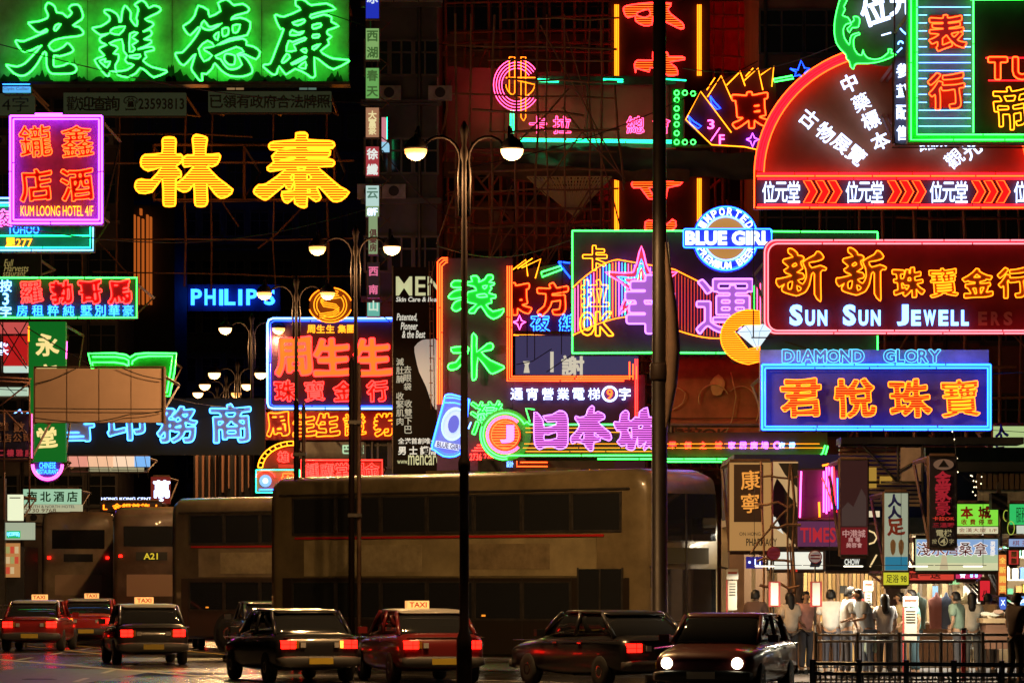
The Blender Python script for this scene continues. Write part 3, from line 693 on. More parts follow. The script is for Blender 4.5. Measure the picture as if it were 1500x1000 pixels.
for ch, x, y, sz in (('館', 64, 620, 48), ('書', 111, 620, 50), ('印', 185, 618, 50), ('務', 260, 621, 52), ('商', 339, 619, 54)):
    t.char(ch, x, y, sz, 'o', neon('cyan_ice', (.30, 1.9, 6.0)), M_iceface, bold=.028, brush=.45, r=1.0, d=-.18, sx=1.1)
    t.char(ch, x, y, sz, 'f', glow('iceglow', (.18, .38, .62)), bold=.012, brush=.45, d=-.1, sx=1.1, name='glowing_face')
t.tubes('upper_arc_text', [[(20, 607), (30, 600), (34, 607), (48, 608)], [(15, 611), (46, 612)]], N['ice'], 1.1, -.1)
t.back(60, 590, 380, 660, .4, 6)
t = T('oval_neon_sign', 'small round neon sign with pink ring reading CHINESE RESTAURANT', 'neon sign', 128, 70, 706)
t.fill('panel', [arc(70, 684, 22, 0, 360, 24)[:-1]], P_navy, .05, 2); t.tubes('neon_ring', [arc(70, 680, 23, 180, 360, 20), arc(70, 680, 20.5, 180, 360, 20)], N['pink'], 1.0, -.1)
t.text('CHINESE', 58, 677, 82, 686, N['sky'], -.08, .02); t.text('RESTAURANT', 54, 687, 86, 694, N['sky'], -.08, .02); t.back(58, 672, 82, 700, .2, 4)
t = T('lightbox_row', 'long pale lightbox strip crossed by wires under the bookshop sign', 'lightbox', 150, 158, 690)
for i, (x0, x1, c) in enumerate(((99, 128, (.75, .3, .22)), (129, 165, (.85, .5, .3)), (166, 196, (.9, .65, .45)), (197, 219, (.18, .45, .9)))):
    t.box('light_panel', x0, 668, x1, 683, glow('strip%d' % i, c), 0, .3)
t.box('lower_strip', 130, 684, 210, 690, glow('strip_dim', (.3, .28, .16)), .05, .3)
t.tubes('wires', [[(100+i*14, 665), (106+i*14, 700)] for i in range(9)]+[[(95, 687), (220, 689)]], M_wire, .5, -.2); t.back(100, 670, 215, 688, .3, 4)
t = T('hotel_lightbox', 'pale green lightbox of the north south hotel reading 南北酒店 at lower left', 'sign', 150, 75, 750)
t.box('panel', 34, 716, 118, 738, glow('mintbox', (.32, .55, .36)), 0, .3); t.box('lower_panel', 34, 738.5, 120, 751, glow('mintbox2', (.42, .42, .26)), .02, .3)
t.row('南北酒店', 47, 106, 727, 15, 'f', mat('green_letter', (.01, .16, .05)), bold=.02, d=-.02); t.text('SOUTH & NORTH HOTEL', 38, 739.5, 110, 743.5, mat('blue_letter', (.05, .1, .35)), -.01); t.text('2730 9768', 36, 744.5, 82, 750, mat('ruddy_letter', (.3, .05, .03)), -.01); t.back(40, 718, 114, 748, .3, 4)
t = T('white_lightbox', 'small white upright lightbox left of the pale green hotel sign', 'lightbox', 140, 22, 762)
t.box('panel', 11, 724, 33, 762, glow('whitebox', (.85, .9, .6)), 0, .3); t.box('red_line', 14, 728, 30, 729.5, mat('ruddy_letter', (.3, .05, .03)), -.02, -.01); t.back(13, 727, 31, 760, .3, 4)
t = T('red_shop_sign', 'small dark red sign with glowing white shoe-like characters and an S', 'sign', 155, 234, 737)
t.box('panel', 221, 698, 249, 737, glow('darkred', (.13, .012, .008)), 0, .3); t.char('萬', 237, 716, 24, 'f', N['white'], bold=.05, d=-.05); t.text('S', 232, 726, 240, 734, N['white'], -.05, .03)
t.text('HONG KONG CENTRE', 148, 728, 230, 732, N['white'], .1, .01); t.back(223, 700, 247, 735, .3, 4)
t = T('amber_sign', 'low amber lit shop letters above the left-hand buses', 'sign', 152, 190, 748)
t.box('panel', 146, 735, 236, 749, P_black, .05, .3)
t.text('L  金銀首飾  I', 151, 737, 230, 747, N['amber'], -.02, .02); t.back(150, 736, 232, 748, .3, 4)

# rooftop letters
t = T('rooftop_letters', 'glowing blue rooftop letters on the far dark tower', 'rooftop sign', 258, 342, 452)
t.box('panel', 274, 416, 410, 455, panel('inkblue', (.02, .02, .05)), .35, .5)
for ch, x in zip('PHILIPS', (288, 308, 324, 337, 352, 369, 395)):
    wd = 5.5 if ch == 'I' else 15
    if ch == 'I': t.box('letter', x-2.7, 424, x+2.7, 447, N['sky'], -.15, .1)
    else: t.text(ch, x-wd/2-.5, 423.5, x+wd/2+.5, 447, N['sky'], -.1, .03, 2, name='letter')
t.back(280, 420, 404, 452, .5, 3.5)

# big jeweller's sign
t = T('neon_sign', 'jeweller sign 周生生 with fat orange-red characters in a pale blue border', 'neon sign', 122, 484, 600)
t.box('panel', 391, 466, 577, 599, panel('jewelblack', (.05, .02, .03)), 0, .5)
t.tubes('neon_border', [[(578, 466.5), (400, 466.5), (394, 469), (392, 475), (392, 590), (394, 596), (400, 598.5), (578, 598.5)]], N['ice'], 1.6, -.15)
t.tubes('inner_border', [[(578, 470), (402, 470), (396, 474), (396, 592), (402, 595), (578, 595)]], N['blue'], 1.0, -.12)
M_orf = glow('orange_face', (1.0, .20, .02), 1.15)
for ch, x in (('周', 430), ('生', 487), ('生', 546)):
    t.char(ch, x, 522, 52, 'of', N['hotred'], bold=.036, brush=.45, r=1.2, d=-.14, sx=1.0); t.char(ch, x, 522, 52, 'f', M_orf, bold=.03, brush=.45, d=-.11, name='glowing_face')
for ch, x in (('珠', 418), ('寶', 461), ('金', 504), ('行', 553)): t.char(ch, x, 572, 29, 'o', N['hotred'], M_redface, bold=.035, brush=.7, r=.85, d=-.12)
for ch, x in zip('周生生集團', (456, 470, 484, 501, 514)): t.char(ch, x, 482, 11.5, 'f', N['gold'], bold=.03, d=-.1)
t.back(400, 470, 570, 595, .5, 8, rear='hotred')
t = T('round_emblem', 'yellow round neon emblem with a slanted S above the jeweller sign', 'neon sign', 121, 484, 472)
t.fill('panel', [arc(484, 447, 31, 0, 360, 30, 25)[:-1]], mat('panel_gold', (.20, .10, .01), .5), .05, 2)
t.tubes('outer_ring', [arc(484, 447, 31.5, 15, 80, 9, 25.5), arc(484, 447, 31.5, 100, 165, 9, 25.5), arc(484, 447, 31.5, 195, 345, 20, 25.5)], N['amber'], .9, -.1)
t.tubes('inner_ring', [arc(484, 447, 24, 60, 220, 20, 22), arc(484, 447, 24, 240, 400, 20, 22), arc(484, 447, 20, 60, 220, 20, 18), arc(484, 447, 20, 240, 400, 20, 18)], N['gold'], .8, -.1)
for o_ in (-3, 0, 3): t.tubes('letter_tube', [[(497+o_*.6, 433+o_), (478, 436+o_), (470, 441+o_*.5), (474, 446+o_), (492, 449+o_), (497, 454+o_), (488, 460+o_), (468, 463+o_)]], N['gold'], .8, -.12)
t.back(470, 432, 498, 462, .2, 5)
t = T('neon_sign', 'row of amber outlined characters 周生生證券 under the jeweller sign', 'neon sign', 123.5, 484, 645)
t.box('panel', 386, 603, 577, 644, P_maroon, 0, .3)
for ch, x in (('周', 407), ('生', 446), ('生', 480), ('證', 520), ('券', 564)): t.char(ch, x, 621, 31, 'o', N['amber'], bold=.05, brush=.7, r=.95, d=-.12)
t.back(392, 606, 572, 641, .3, 8)
t = T('grey_fascia', 'grey shop fascia with mint characters 巴比亞 below the amber row', 'sign', 125, 510, 672)
t.box('panel', 440, 647, 577, 674, panel('greyfascia', (.22, .21, .19)), 0, .3); t.row('巴比亞', 508, 538, 658, 12, 'f', glow('mint', (.45, .7, .42)), bold=.04, d=-.03); t.back(445, 650, 570, 672, .3, 6)
t = T('neon_sign', 'low red neon fortune-teller sign with thin red border', 'neon sign', 116, 500, 712)
t.box('panel', 442, 672, 561, 745, P_maroon, 0, .3)
t.tubes('neon_border', [[(441, 720), (441, 674), (560, 674), (560, 720)]], N['hotred'], 1.0, -.1)
t.row('鍾應堂相命', 457, 545, 688, 20, 'o', N['hotred'], bold=.025, brush=.6, r=.6, d=-.1); t.text('四代老牌 立全山', 447, 704, 508, 711, N['white'], -.08, .01); t.back(446, 678, 556, 708, .3, 5)
t = T('neon_sign', 'half-round red neon sign with chain of yellow tubes', 'neon sign', 117.5, 410, 688)
t.fill('panel', [[(430, 650)]+[(x, y) for x, y in arc(430, 686, 46, 92, 180, 12, 36)]+[(432, 688)]], P_maroon, .05, 2)
t.tubes('chain_tube', [arc(430, 686, 52, 88, 178, 16, 40), arc(430, 686, 45, 88, 178, 16, 34)]+[[(430+52*math.cos(R(a)), 686-40*math.sin(R(a))), (430+45*math.cos(R(a)), 686-34*math.sin(R(a)))] for a in range(90, 180, 11)], N['yellow'], .9, -.12)
t.char('雄', 415, 669, 15, 'o', N['hotred'], bold=.03, r=.7, d=-.1); t.tubes('red_ring', [arc(430, 667, 3, 0, 360, 10)], N['hotred'], .7, -.1); t.box('red_bar', 408, 680, 436, 686, glow('hotbar', (.6, .04, .02)), -.05, 0); t.back(402, 655, 430, 685, .2, 4)
t = T('neon_sign', 'small cyan edged neon sign with a glowing clock-like disc and 發', 'neon sign', 117, 404, 722)
t.box('panel', 375, 687, 440, 722, mat('panel_rosebox', (.4, .12, .08), .5), 0, .3); t.frame(375.5, 688, 439, 721, N['teal'], .9, -.12)
t.fill('disc', [arc(389, 704, 9, 0, 360, 18)[:-1]], glow('bluedisc', (.25, .5, 1.0), 1.2), -.06, .5); t.fill('disc_core', [arc(389, 704, 4, 0, 360, 14)[:-1]], N['white'], -.1, .5)
t.tubes('red_ring', [arc(389, 704, 15, 20, 160, 12)], N['hotred'], 1.0, -.1); t.char('發', 422, 702, 17, 'o', N['orange'], bold=.05, r=.9, d=-.1); t.tubes('blue_tube', [[(380, 717), (402, 717)], [(412, 717), (436, 717)]], N['sky'], 1.1, -.1); t.back(380, 690, 435, 718, .3, 4)

# column of small lightboxes
for (x0, y0, x1, y1, c, lc, s_, lab) in (
 (536, -12, 555, 27, (.015, .03, .45), (.7, .8, .9), '冰', 'blue topmost lightbox of the narrow column with a white figure'),
 (536, 42, 555, 87, (.20, .38, .12), (.05, .12, .03), '西湖', 'yellow-green lightbox 西湖, second of the narrow column'),
 (536, 100, 555, 144, (.13, .36, .09), (.05, .12, .03), '春天', 'green lightbox 春天 below the 西湖 one'),
 (536, 158, 555, 201, (.35, .17, .09), (.8, .7, .35), '大富豪', 'brown lightbox 大富豪 with yellow letters in the narrow column'),
 (536, 215, 555, 258, (.36, .04, .05), (.75, .8, .75), '徐纖', 'red lightbox 徐纖 in the narrow column'),
 (536, 272, 555, 317, (.45, .65, .6), (.1, .2, .15), '云', 'pale blue-white lightbox marked 8/F in the narrow column'),
 (540, 331, 553, 372, (.45, .18, .2), (.08, .02, .02), '俱樂房', 'small pink lightbox 俱樂房 under the 8/F box'),
 (539, 385, 555, 435, (.02, .01, .012), (.75, .16, .3), '西南', 'black box with pink characters 西南 in the narrow column'),
 (538, 443, 556, 463, (.12, .42, .34), (.6, .75, .6), '山', 'lowest mint lightbox of the narrow column')):
    t = T('column_lightbox', lab, 'lightbox', 118, (x0+x1)/2, y1, 'small lightboxes stacked on the narrow block')
    t.box('housing', x0-1, y0-1, x1+1, y1+1, M_frame, .03, .4); t.box('panel', x0, y0, x1, y1, glow('cl%d' % y0, c), 0, .029)
    t.colm(s_, (x0+x1)/2, y0+(y1-y0)*.25, y0+(y1-y0)*(.78 if len(s_) > 1 else .25), min(x1-x0, (y1-y0)/len(s_))*.82, 'f', glow('cll%d' % y0, lc), bold=.03, d=-.02)
    if '8/F' in lab: t.box('floor_plate', x0, 302, x1, y1, glow('platedim', (.22, .32, .16)), -.01, 0); t.text('8/F', x0+2, 305, x1-2, 316, N['white'], -.03, .01)
    t.tubes('bracket', [[(x1, y0+4), (x1+18, y0-14)], [(x1, y1-4), (x1+16, y1+8)]], M_rust, .8, .3)
t = T('mirror_sign', 'sliver of pink and blue lit sign right of the narrow column', 'sign', 121, 564, 218)
t.box('panel', 559, 172, 565, 205, glow('sliverpink', (.6, .2, .25)), 0, 1); t.box('lower_panel', 559, 208, 569, 218, glow('sliverblue', (.3, .6, .8)), 0, 1); t.tubes('edge_tube', [[(567, 172), (567, 204)]], N['teal'], .6, -.02)
t.box('holder', 556, 170, 559, 220, M_frame, 0, 3)

# black skin care billboard
t = T('advert_billboard', 'tall black skin care billboard with white slogan lines', 'billboard', 113, 628, 700)
t.box('panel', 576, 391, 680, 752, mat('panel_advert', (.008, .007, .006), .8, spec=.05), 0, .5); t.box('rim', 574.5, 389, 575.8, 752, M_frame, -.04, .5)
ad = glow('adtext', (.62, .62, .52)); ad2 = glow('adlogo', (.50, .52, .28)); 
M_arm = mat('pale_shirt_print', (.30, .34, .34), .6, em=(.16, .20, .20), es=1)
t.text('MEN', 580, 405, 650, 433, ad2, -.02, .012); t.text('Skin Care & Beauty', 580, 435, 652, 444, ad, -.02, .02, .4, .15)
t.text('Patented,', 581, 459, 611, 471, ad, -.02, .015, .4, .2); t.text('Pioneer', 587, 472, 612, 483, ad, -.02, .015, .4, .2); t.text('& the Best', 589, 484, 623, 495, ad, -.02, .015, .4, .2)
dimad = glow('addim', (.36, .36, .27))
t.colm('減肚腩', 586, 530, 555, 11, 'f', dimad, bold=.012, d=-.02); t.colm('收緊肌肉', 586, 580, 617, 11, 'f', dimad, bold=.012, d=-.02)
t.colm('去眼袋', 597, 541, 566, 11, 'f', dimad, bold=.012, d=-.02); t.colm('收雙下巴', 598, 591, 629, 11, 'f', dimad, bold=.012, d=-.02)
t.text('全港首創唯一', 583, 641, 640, 650, ad, -.02, .015); t.text('男 士 護膚', 583, 653, 640, 666, ad, -.02, .03); t.text('www.', 582, 674, 598, 679, ad2, -.02); t.text('mencare', 598, 666, 645, 681, ad2, -.02, .008); t.text('.com.hk', 645, 672, 665, 679, ad2, -.02)
t.fill('printed_figure', [lin_poly([(607, 508), (618, 498), (630, 497), (642, 500), (644, 560), (641, 600), (633, 592), (624, 566), (614, 545), (609, 525)])], M_arm, -.01, .2)
t.tubes('ladder', [[(629, 385), (632, 600)], [(634, 385), (637, 600)]]+[[(629.5, 400+i*18), (634.5, 400+i*18)] for i in range(11)]+[[(640, 360), (680, 240)], [(628, 420), (640, 380)]], M_rust, .8, -.5); t.back(585, 400, 670, 670, .5, 8, rear='amber')

# ================================================================== NEON SIGNS, centre
t = T('neon_sign', 'tall vertical neon sign of red hatched characters between two yellow tube columns', 'neon sign', 133, 968, 345)
t.box('panel', 895, -40, 1040, 345, panel('plum', (.05, .015, .02)), 0, .4)
for x in (903, 1024):
    for k in range(3): t.tubes('yellow_tube', [[(x-2.4+k*2.4, 8), (x-2.4+k*2.4, 112)], [(x-2.4+k*2.4, 262), (x-2.4+k*2.4, 338)]], N['amber'], .95, -.15)
V = [[[(100,110),(130,80),(240,60),(400,45),(640,50),(600,110),(630,170),(760,270),(780,320),(750,340),(640,290),(520,230),(430,200),(420,290),(330,300),(240,250),(230,190),(150,210),(115,170)],[(255,155),(380,115),(400,180),(340,210),(260,190)]],
     [[(225,740),(260,690),(430,690),(430,600),(590,600),(610,650),(760,650),(790,680),(620,710),(690,770),(710,850),(600,860),(520,800),(400,770),(390,820),(250,780),(240,830)]]]
for g in V: t.shape('character', traced(g, 900, 0, .13), 'h', N['hotred'], mat('dark_red_face', (.25, .01, .01)), r=1.1, d=-.2, step=3.4, rh=.6, mh=neon('vermilion', (3.0, .35, .03)))
Vb = [[[(925,270),(935,262),(985,266),(1002,262),(995,272),(978,276),(975,292),(968,290),(968,276),(950,276),(958,290),(950,292),(938,276),(928,276)]], [[(930,232),(950,226),(990,230),(985,240),(945,238)]], [[(985,322),(990,332),(975,345),(962,345)],[(945,326),(955,324),(958,340),(946,342)]]]
for g in Vb: t.shape('character', [lin_poly(p) for p in g], 'h', N['hotred'], mat('dark_red_face', (.25, .01, .01)), r=1.1, d=-.2, step=3.4, rh=.6, mh=neon('vermilion', (3.0, .35, .03)))
t.back(905, 0, 1030, 340, .4, 8, rear='hotred')

t = T('neon_sign', 'green edged karaoke club board behind scaffold with a red ringed yellow emblem', 'neon sign', 128, 830, 216)
t.box('board_rail', 690, 207.5, 990, 217, M_frame, -.02, .25); t.box('board_rail', 728, 112, 990, 124, M_frame, -.02, .2)
t.tubes('green_tube', [[(760, 209), (990, 212)], [(762, 206), (990, 209)], [(785, 119), (820, 121)], [(786, 122), (818, 123)], [(881, 119), (912, 120)], [(882, 122), (912, 123)], [(974, 119), (1004, 121)], [(748, 165), (748, 198)], [(752, 165), (752, 198)]], N['teal'], 1.1, -.5)
t.tubes('red_ring', [arc(757, 128, r, 35, 325, 26, r*1.1) for r in (34, 30, 26, 22)], N['rose'], .7, -.6)
t.tubes('yellow_emblem', [[(746, 88), (746, 140), (750, 144), (754, 140), (754, 88), (746, 88)], [(763, 88), (763, 176), (767, 181), (770, 176), (770, 88), (763, 88)], arc(762, 128, 21, 180, 360, 12, 18)+[(741, 118)], [(741, 118), (784, 118)]], N['amber'], .8, -.7)
for ch, x in (('卡', 788), ('拉', 823), ('總', 930), ('會', 968)): t.char(ch, x, 186, 25, 'o', N['rose'], bold=.012, r=.55, d=-.55)
t.back(740, 120, 980, 212, .3, 8)

def east_crown(t, P, sx, withfloor=True):
    pass
t = T('neon_sign', 'crown shaped sign with yellow zigzag tubes, red 東 and 3/F', 'neon sign', 120, 1075, 216)
t.fill('panel', [[(984, 130), (1001, 130), (1001, 215), (984, 215)]], panel('leaf', (.02, .06, .03)), .05, 3); t.fill('crown_panel', [[(1003, 178), (1026, 135), (1060, 112), (1132, 100), (1150, 216), (1045, 216)]], panel('wine', (.07, .02, .035)), .04, 3)
t.tubes('green_bulb_ring', [arc(x, y, 3.6, 0, 360, 10) for x, y in ((991, 137), (1003, 137), (1015, 138), (991, 147), (991, 160), (991, 172), (991, 183), (991, 196), (991, 209), (1003, 209), (1015, 209))], N['green'], .8, -.12)
t.tubes('yellow_zigzag', [[(1071, 195), (1026, 135), (1004, 176), (1042, 213), (1090, 216), (1108, 220)], [(1036, 143), (1056, 112), (1072, 148)], [(1064, 126), (1082, 108)], [(1083, 104), (1091, 127)], [(1090, 119), (1110, 101), (1117, 133)], [(1114, 111), (1133, 98), (1130, 128)], [(1035, 133), (1047, 115)], [(1092, 113), (1103, 101)]], N['yellow'], .9, -.14)
t.tubes('blue_tube', [[(1008, 171), (1016, 179), (1027, 186), (1022, 189), (1012, 182), (1008, 171)], [(1040, 142), (1046, 150), (1055, 160), (1050, 161), (1042, 153), (1040, 142)]], N['blue'], 1.0, -.14)
t.text('3', 1036, 176, 1046, 190, N['pink'], -.12, .01, .6); t.text('F', 1053, 198, 1061, 212, N['pink'], -.12, .01, .6); t.tubes('slash', [[(1054, 188), (1041, 207)]], N['pink'], .9, -.12)
t.char('東', 1099, 161, 50, 'o', N['orange'], mat('dark_red_face', (.25, .01, .01)), bold=.045, brush=.7, r=1.1, d=-.18)
t.tubes('star_tube', [[(1093, 205), (1099, 203), (1102, 196), (1105, 203), (1111, 205), (1105, 208), (1102, 216), (1099, 208), (1093, 205)]], N['violet'], .9, -.14)
t.tubes('green_bar', [[(1133, 117), (1160, 112), (1162, 116), (1134, 121), (1133, 117)]], N['green'], 1.1, -.14); t.tubes('blue_star', [[(1157, 102), (1168, 104), (1173, 90), (1178, 101), (1185, 101), (1178, 108), (1180, 116), (1170, 111), (1163, 113), (1166, 107), (1157, 102)]], N['blue'], 1.0, -.16)
t.back(1000, 140, 1130, 210, .2, 5)

t = T('neon_sign', 'twin crown shaped sign with 東方夜總 seen through the red L shaped frame', 'neon sign', 119, 810, 500)
t.fill('panel', [[(738, 405), (760, 396), (842, 382), (842, 505), (800, 497), (752, 492), (738, 492)]], panel('wine', (.07, .02, .035)), .05, 3)
t.tubes('yellow_zigzag', [[(748, 398), (770, 381), (773, 405)], [(764, 393), (792, 380), (784, 408)], [(758, 394), (780, 379)], [(752, 491), (775, 491), (798, 492), (812, 494), (828, 502), (842, 503)]], N['yellow'], .95, -.14)
t.tubes('green_bar', [[(793, 399), (822, 390), (823, 395), (794, 406), (793, 399)]], N['green'], 1.2, -.14); t.tubes('blue_star', [[(818, 384), (836, 386), (839, 378)], [(836, 408), (828, 398), (818, 384)]], N['blue'], 1.2, -.16)
for ch, x in (('東', 753), ('方', 810)): t.char(ch, x, 437, 44, 'o', N['orange'], mat('dark_red_face', (.25, .01, .01)), bold=.05, brush=.7, r=1.0, d=-.16)
for ch, x in (('夜', 791), ('總', 833)): t.char(ch, x, 474, 26, 'o', N['sky'], bold=.03, r=.8, d=-.14)
t.tubes('star_tube', [[(752, 472), (758, 470), (761, 462), (764, 470), (770, 472), (764, 475), (761, 483), (758, 475), (752, 472)]], N['pink'], 1.0, -.14); t.back(760, 400, 840, 480, .2, 4)
t = T('lilac_lightbox', 'dull lilac lightbox with cream characters low inside the L shaped frame', 'lightbox', 117, 845, 545)
t.box('panel', 755, 492, 935, 548, glow('lilacbox', (.045, .038, .10)), 0, .3); t.box('top_rail', 755, 485, 935, 489, M_frame, -.05, .3)
crm = glow('creamy', (.6, .55, .42)); t.char('謝', 839, 537, 32, 'f', crm, bold=.03, d=-.04); t.box('stroke', 806, 515, 811, 545, crm, -.05, -.01); t.fill('cream_figure', [[(766, 529), (777, 529), (774, 535), (776, 546), (767, 546), (769, 535)]], crm, -.03, .3)
t.tubes('cables', [[(756, 535), (780, 530), (808, 512)], [(772, 470), (772, 525)], [(783, 470), (783, 527)], [(824, 340), (822, 520)], [(800, 546), (850, 512)]], M_wire, .7, -.4); t.back(760, 495, 930, 545, .3, 4)

# tall L-shaped sign
t = T('neon_sign', 'tall L shaped sign of green characters 淺水灣 in triple red tubes', 'neon sign', 110, 790, 690)
P_aub = panel('aubergine', (.07, .03, .12))
t.box('panel', 640, 378, 751, 760, P_aub, 0, .4); t.box('lower_panel', 751.5, 549, 945, 760, P_aub, .003, .4)
for k in range(3):
    q = k*3.2
    t.tubes('red_tube', [[(656, 378.5+q), (647+q, 378.5+q), (641+q, 384+q), (641+q, 592)]], N['orange'], .95, -.15)
    t.tubes('red_tube', [[(743+q, 390), (743+q, 552-q+6), (920+q*2-6, 552-q+6)]], N['orange'], .95, -.15)
    t.tubes('red_tube', [[(922+q*1.6, 556), (922+q*1.6, 530+q)]], N['orange'], .95, -.15)
    if k: t.tubes('red_tube', [[(928+q*.8, 526), (928+q*.8, 614)]], N['hotred'], .95, -.15)
W1 = [[(105,185),(130,160),(185,163),(215,180),(200,205),(120,208)],[(85,275),(120,240),(170,225),(215,235),(180,280),(105,292)],[(110,360),(130,320),(170,300),(210,300),(180,360),(140,382)],
 [(250,130),(290,125),(310,150),(305,170),(350,150),(370,120),(405,120),(410,145),(380,170),(420,175),(415,190),(390,200),(400,215),(380,250),(430,265),(425,285),(395,290),(400,320),(360,335),(410,385),(490,365),(470,410),(415,438),(370,410),(325,345),(290,370),(275,395),(240,395),(240,375),(290,330),(225,315),(225,245),(290,230),(270,200),(225,190),(225,170),(260,165)],[(335,200),(370,195),(350,220)],[(290,265),(350,255),(370,275),(310,280)]]
W2 = [[(105,650),(200,640),(235,655),(200,740),(150,800),(100,810),(82,790),(95,765),(140,755),(180,700),(175,685),(120,685)],[(258,560),(280,555),(292,580),(292,680),(370,620),(405,620),(412,645),(395,665),(325,680),(390,740),(490,785),(480,805),(410,838),(380,820),(300,720),(290,860),(275,882),(258,865)]]
M_gf = glow('green_face', (.01, .55, .03))
for g in (W1, W2):
    pl = traced(g, 640, 380, .2); t.shape('character', pl, 'o', N['green'], M_gf, r=1.15, d=-.2)
t.char('灣', 714, 612, 48, 'o', N['green'], M_gf, bold=.03, brush=.4, r=.85, d=-.2)
t.row('通宵營業電梯', 757, 870, 577, 17.5, 'f', N['white'], bold=.02, d=-.1); t.char('字', 915, 577, 17.5, 'f', N['white'], bold=.025, d=-.1)
t.tubes('ring_tube', [arc(893, 577, 10.5, 0, 360, 18)], N['white'], 1.8, -.12); t.text('9', 888.5, 570, 897.5, 585, N['orange'], -.12, .02, .8)
t.text('2736 2268', 688, 664, 726, 674, N['hotred'], -.1, .01, .5); t.tubes('red_awning_tube', [[(699, 652), (712, 652)], [(695, 656), (716, 656)], [(691, 660), (719, 660)]], N['hotred'], 1.0, -.1)
t.back(650, 390, 742, 680, .4, 9, rear='orange')

# karaoke sign
t = T('neon_sign', 'green bordered 卡拉OK sign with coloured piano tubes and triple star', 'neon sign', 101, 1062, 520)
t.box('panel', 837, 338, 1286, 520, panel('indigo', (.05, .025, .11)), 0, .45)
t.tubes('neon_border', [[(838, 339), (838, 517.5)], [(838, 518), (960, 517)], [(975, 517), (1285, 519)], [(838, 339), (960, 339)], [(970, 339), (1284.5, 341)], [(1284.5, 341), (1284.5, 519)]], N['green'], 1.2, -.2)
cols = ['rose', 'orange', 'violet', 'sky', 'teal', 'rose', 'gold', 'teal', 'sky', 'rose', 'dimamber', 'rose']
def wave_top(x):
    if x < 905: return 381+42*((905-x)/67)**1.6
    if x < 985: return 381+(x-905)*.17
    if x < 1060: return 394+(x-985)*.5
    return 431-(x-1060)*.35 if x < 1130 else 407
def wave_bot(x): return 492-28*math.sin(max(0, min(1, (x-838)/130))*math.pi/1.4) if x < 970 else 482+14*math.sin((x-985)/130*math.pi)
groups = {}
for i in range(64):
    x = 842+i*4.6
    c = cols[(i*5+i//3) % 9] if x < 960 else ('dimamber' if x < 1100 else ('green' if i % 3 == 0 else 'rose'))
    groups.setdefault(c, []).append([(x, wave_top(x)+3), (x, wave_bot(x)-3)])
for i, (c, ls) in enumerate(groups.items()): 
    for l in ls: t.tubes('piano_tube', [l], N[c] if c != 'dimamber' else neon('dimred', (.9, .05, .03)), .7, -.08)
t.tubes('wave_tube', [[(x, wave_top(x)) for x in range(839, 965, 6)], [(x, wave_bot(x)) for x in range(839, 968, 6)], [(x, wave_top(x)) for x in range(982, 1062, 6)], [(x, wave_bot(x)) for x in range(985, 1110, 6)]], N['amber'], 1.0, -.14)
t.char('卡', 871, 379, 34, 'o', N['yellow'], bold=.035, r=.85, d=-.25); t.char('拉', 871, 431, 38, 'o', N['yellow'], bold=.035, r=.85, d=-.25)
t.char('O', 860, 475, 32, 'of', N['yellow'], bold=.05, r=1.2, d=-.25, sx=.62); t.char('K', 885, 475, 32, 'of', N['yellow'], bold=.045, r=1.2, d=-.25, sx=.85)
def star(cx, cyy, R1, r1, rot=0): return [(cx+(R1 if k % 2 == 0 else r1)*math.sin(R(36*k+rot)), cyy-(R1 if k % 2 == 0 else r1)*math.cos(R(36*k+rot))) for k in range(10)]
for cx, cyy, a, b, m, r_ in ((939, 417, 55, 21, 'rose', 1.3), (939, 418, 37, 13, 'sky', 1.2), (939, 418, 23, 8, 'hotred', 1.2)):
    t.tubes('star_tube', [lin_poly(star(cx, cyy, a, b), 3)], N[m], r_, -.28, True)
t.fill('star_face', [star(939, 417, 50, 19), star(939, 418, 39, 15)], glow('starpink', (.5, .04, .06)), -.2, .3)
M_maf = glow('mauve_face', (.38, .12, .55))
t.char('幸', 951, 447, 78, 'o', N['lilac'], M_maf, bold=.048, r=1.4, d=-.36, sx=.85)
t.char('運', 1062, 450, 84, 'o', N['lilac'], M_maf, bold=.034, r=1.4, d=-.32)
t.back(845, 345, 1280, 510, .45, 10, rear='hotred')

t = T('round_beer_sign', 'round blue and white neon beer emblem reading BLUE GIRL', 'neon sign', 98.5, 1063, 398)
t.fill('panel', [arc(1063, 350, 49, 0, 360, 40)[:-1]], mat('panel_blue', (.02, .05, .5), .5), .05, 3)
t.fill('disc_face', [arc(1063, 350, 31, 0, 360, 36)[:-1]], glow('golddisc', (.48, .22, .035)), -.02, .5)
t.tubes('blue_ring', [arc(1063, 350, 46.5, 0, 360, 48)], N['sky'], 1.1, -.14); t.tubes('inner_ring', [arc(1063, 350, 32, 0, 360, 40)], N['ice'], 1.2, -.14)
for r_ in (34, 44): t.tubes('blue_glow_ring', [arc(1063, 350, r_, 0, 360, 44)], N['blue'], 1.0, -.1)
t.arctext('IMPORTED', 1063, 350, 39.5, 158, 22, 11.5, N['white'], -.12, False, .03); t.arctext('PREMIUM BEER', 1063, 350, 39.5, -162, -18, 10.5, N['white'], -.12, True, .03)
t.text('BLUE GIRL', 1003, 340, 1128, 361, N['white'], -.35, .05, 1.5); 
t.fill('word_plate', [rrect(1000, 336.5, 1128, 364, 3)], mat('panel_blue', (.02, .05, .5), .5), -.22, .5)
t.tubes('word_outline', [rrect(1000.5, 337, 1129, 364, 3)], N['sky'], 1.0, -.3, True); t.back(1040, 320, 1090, 385, .2, 2)

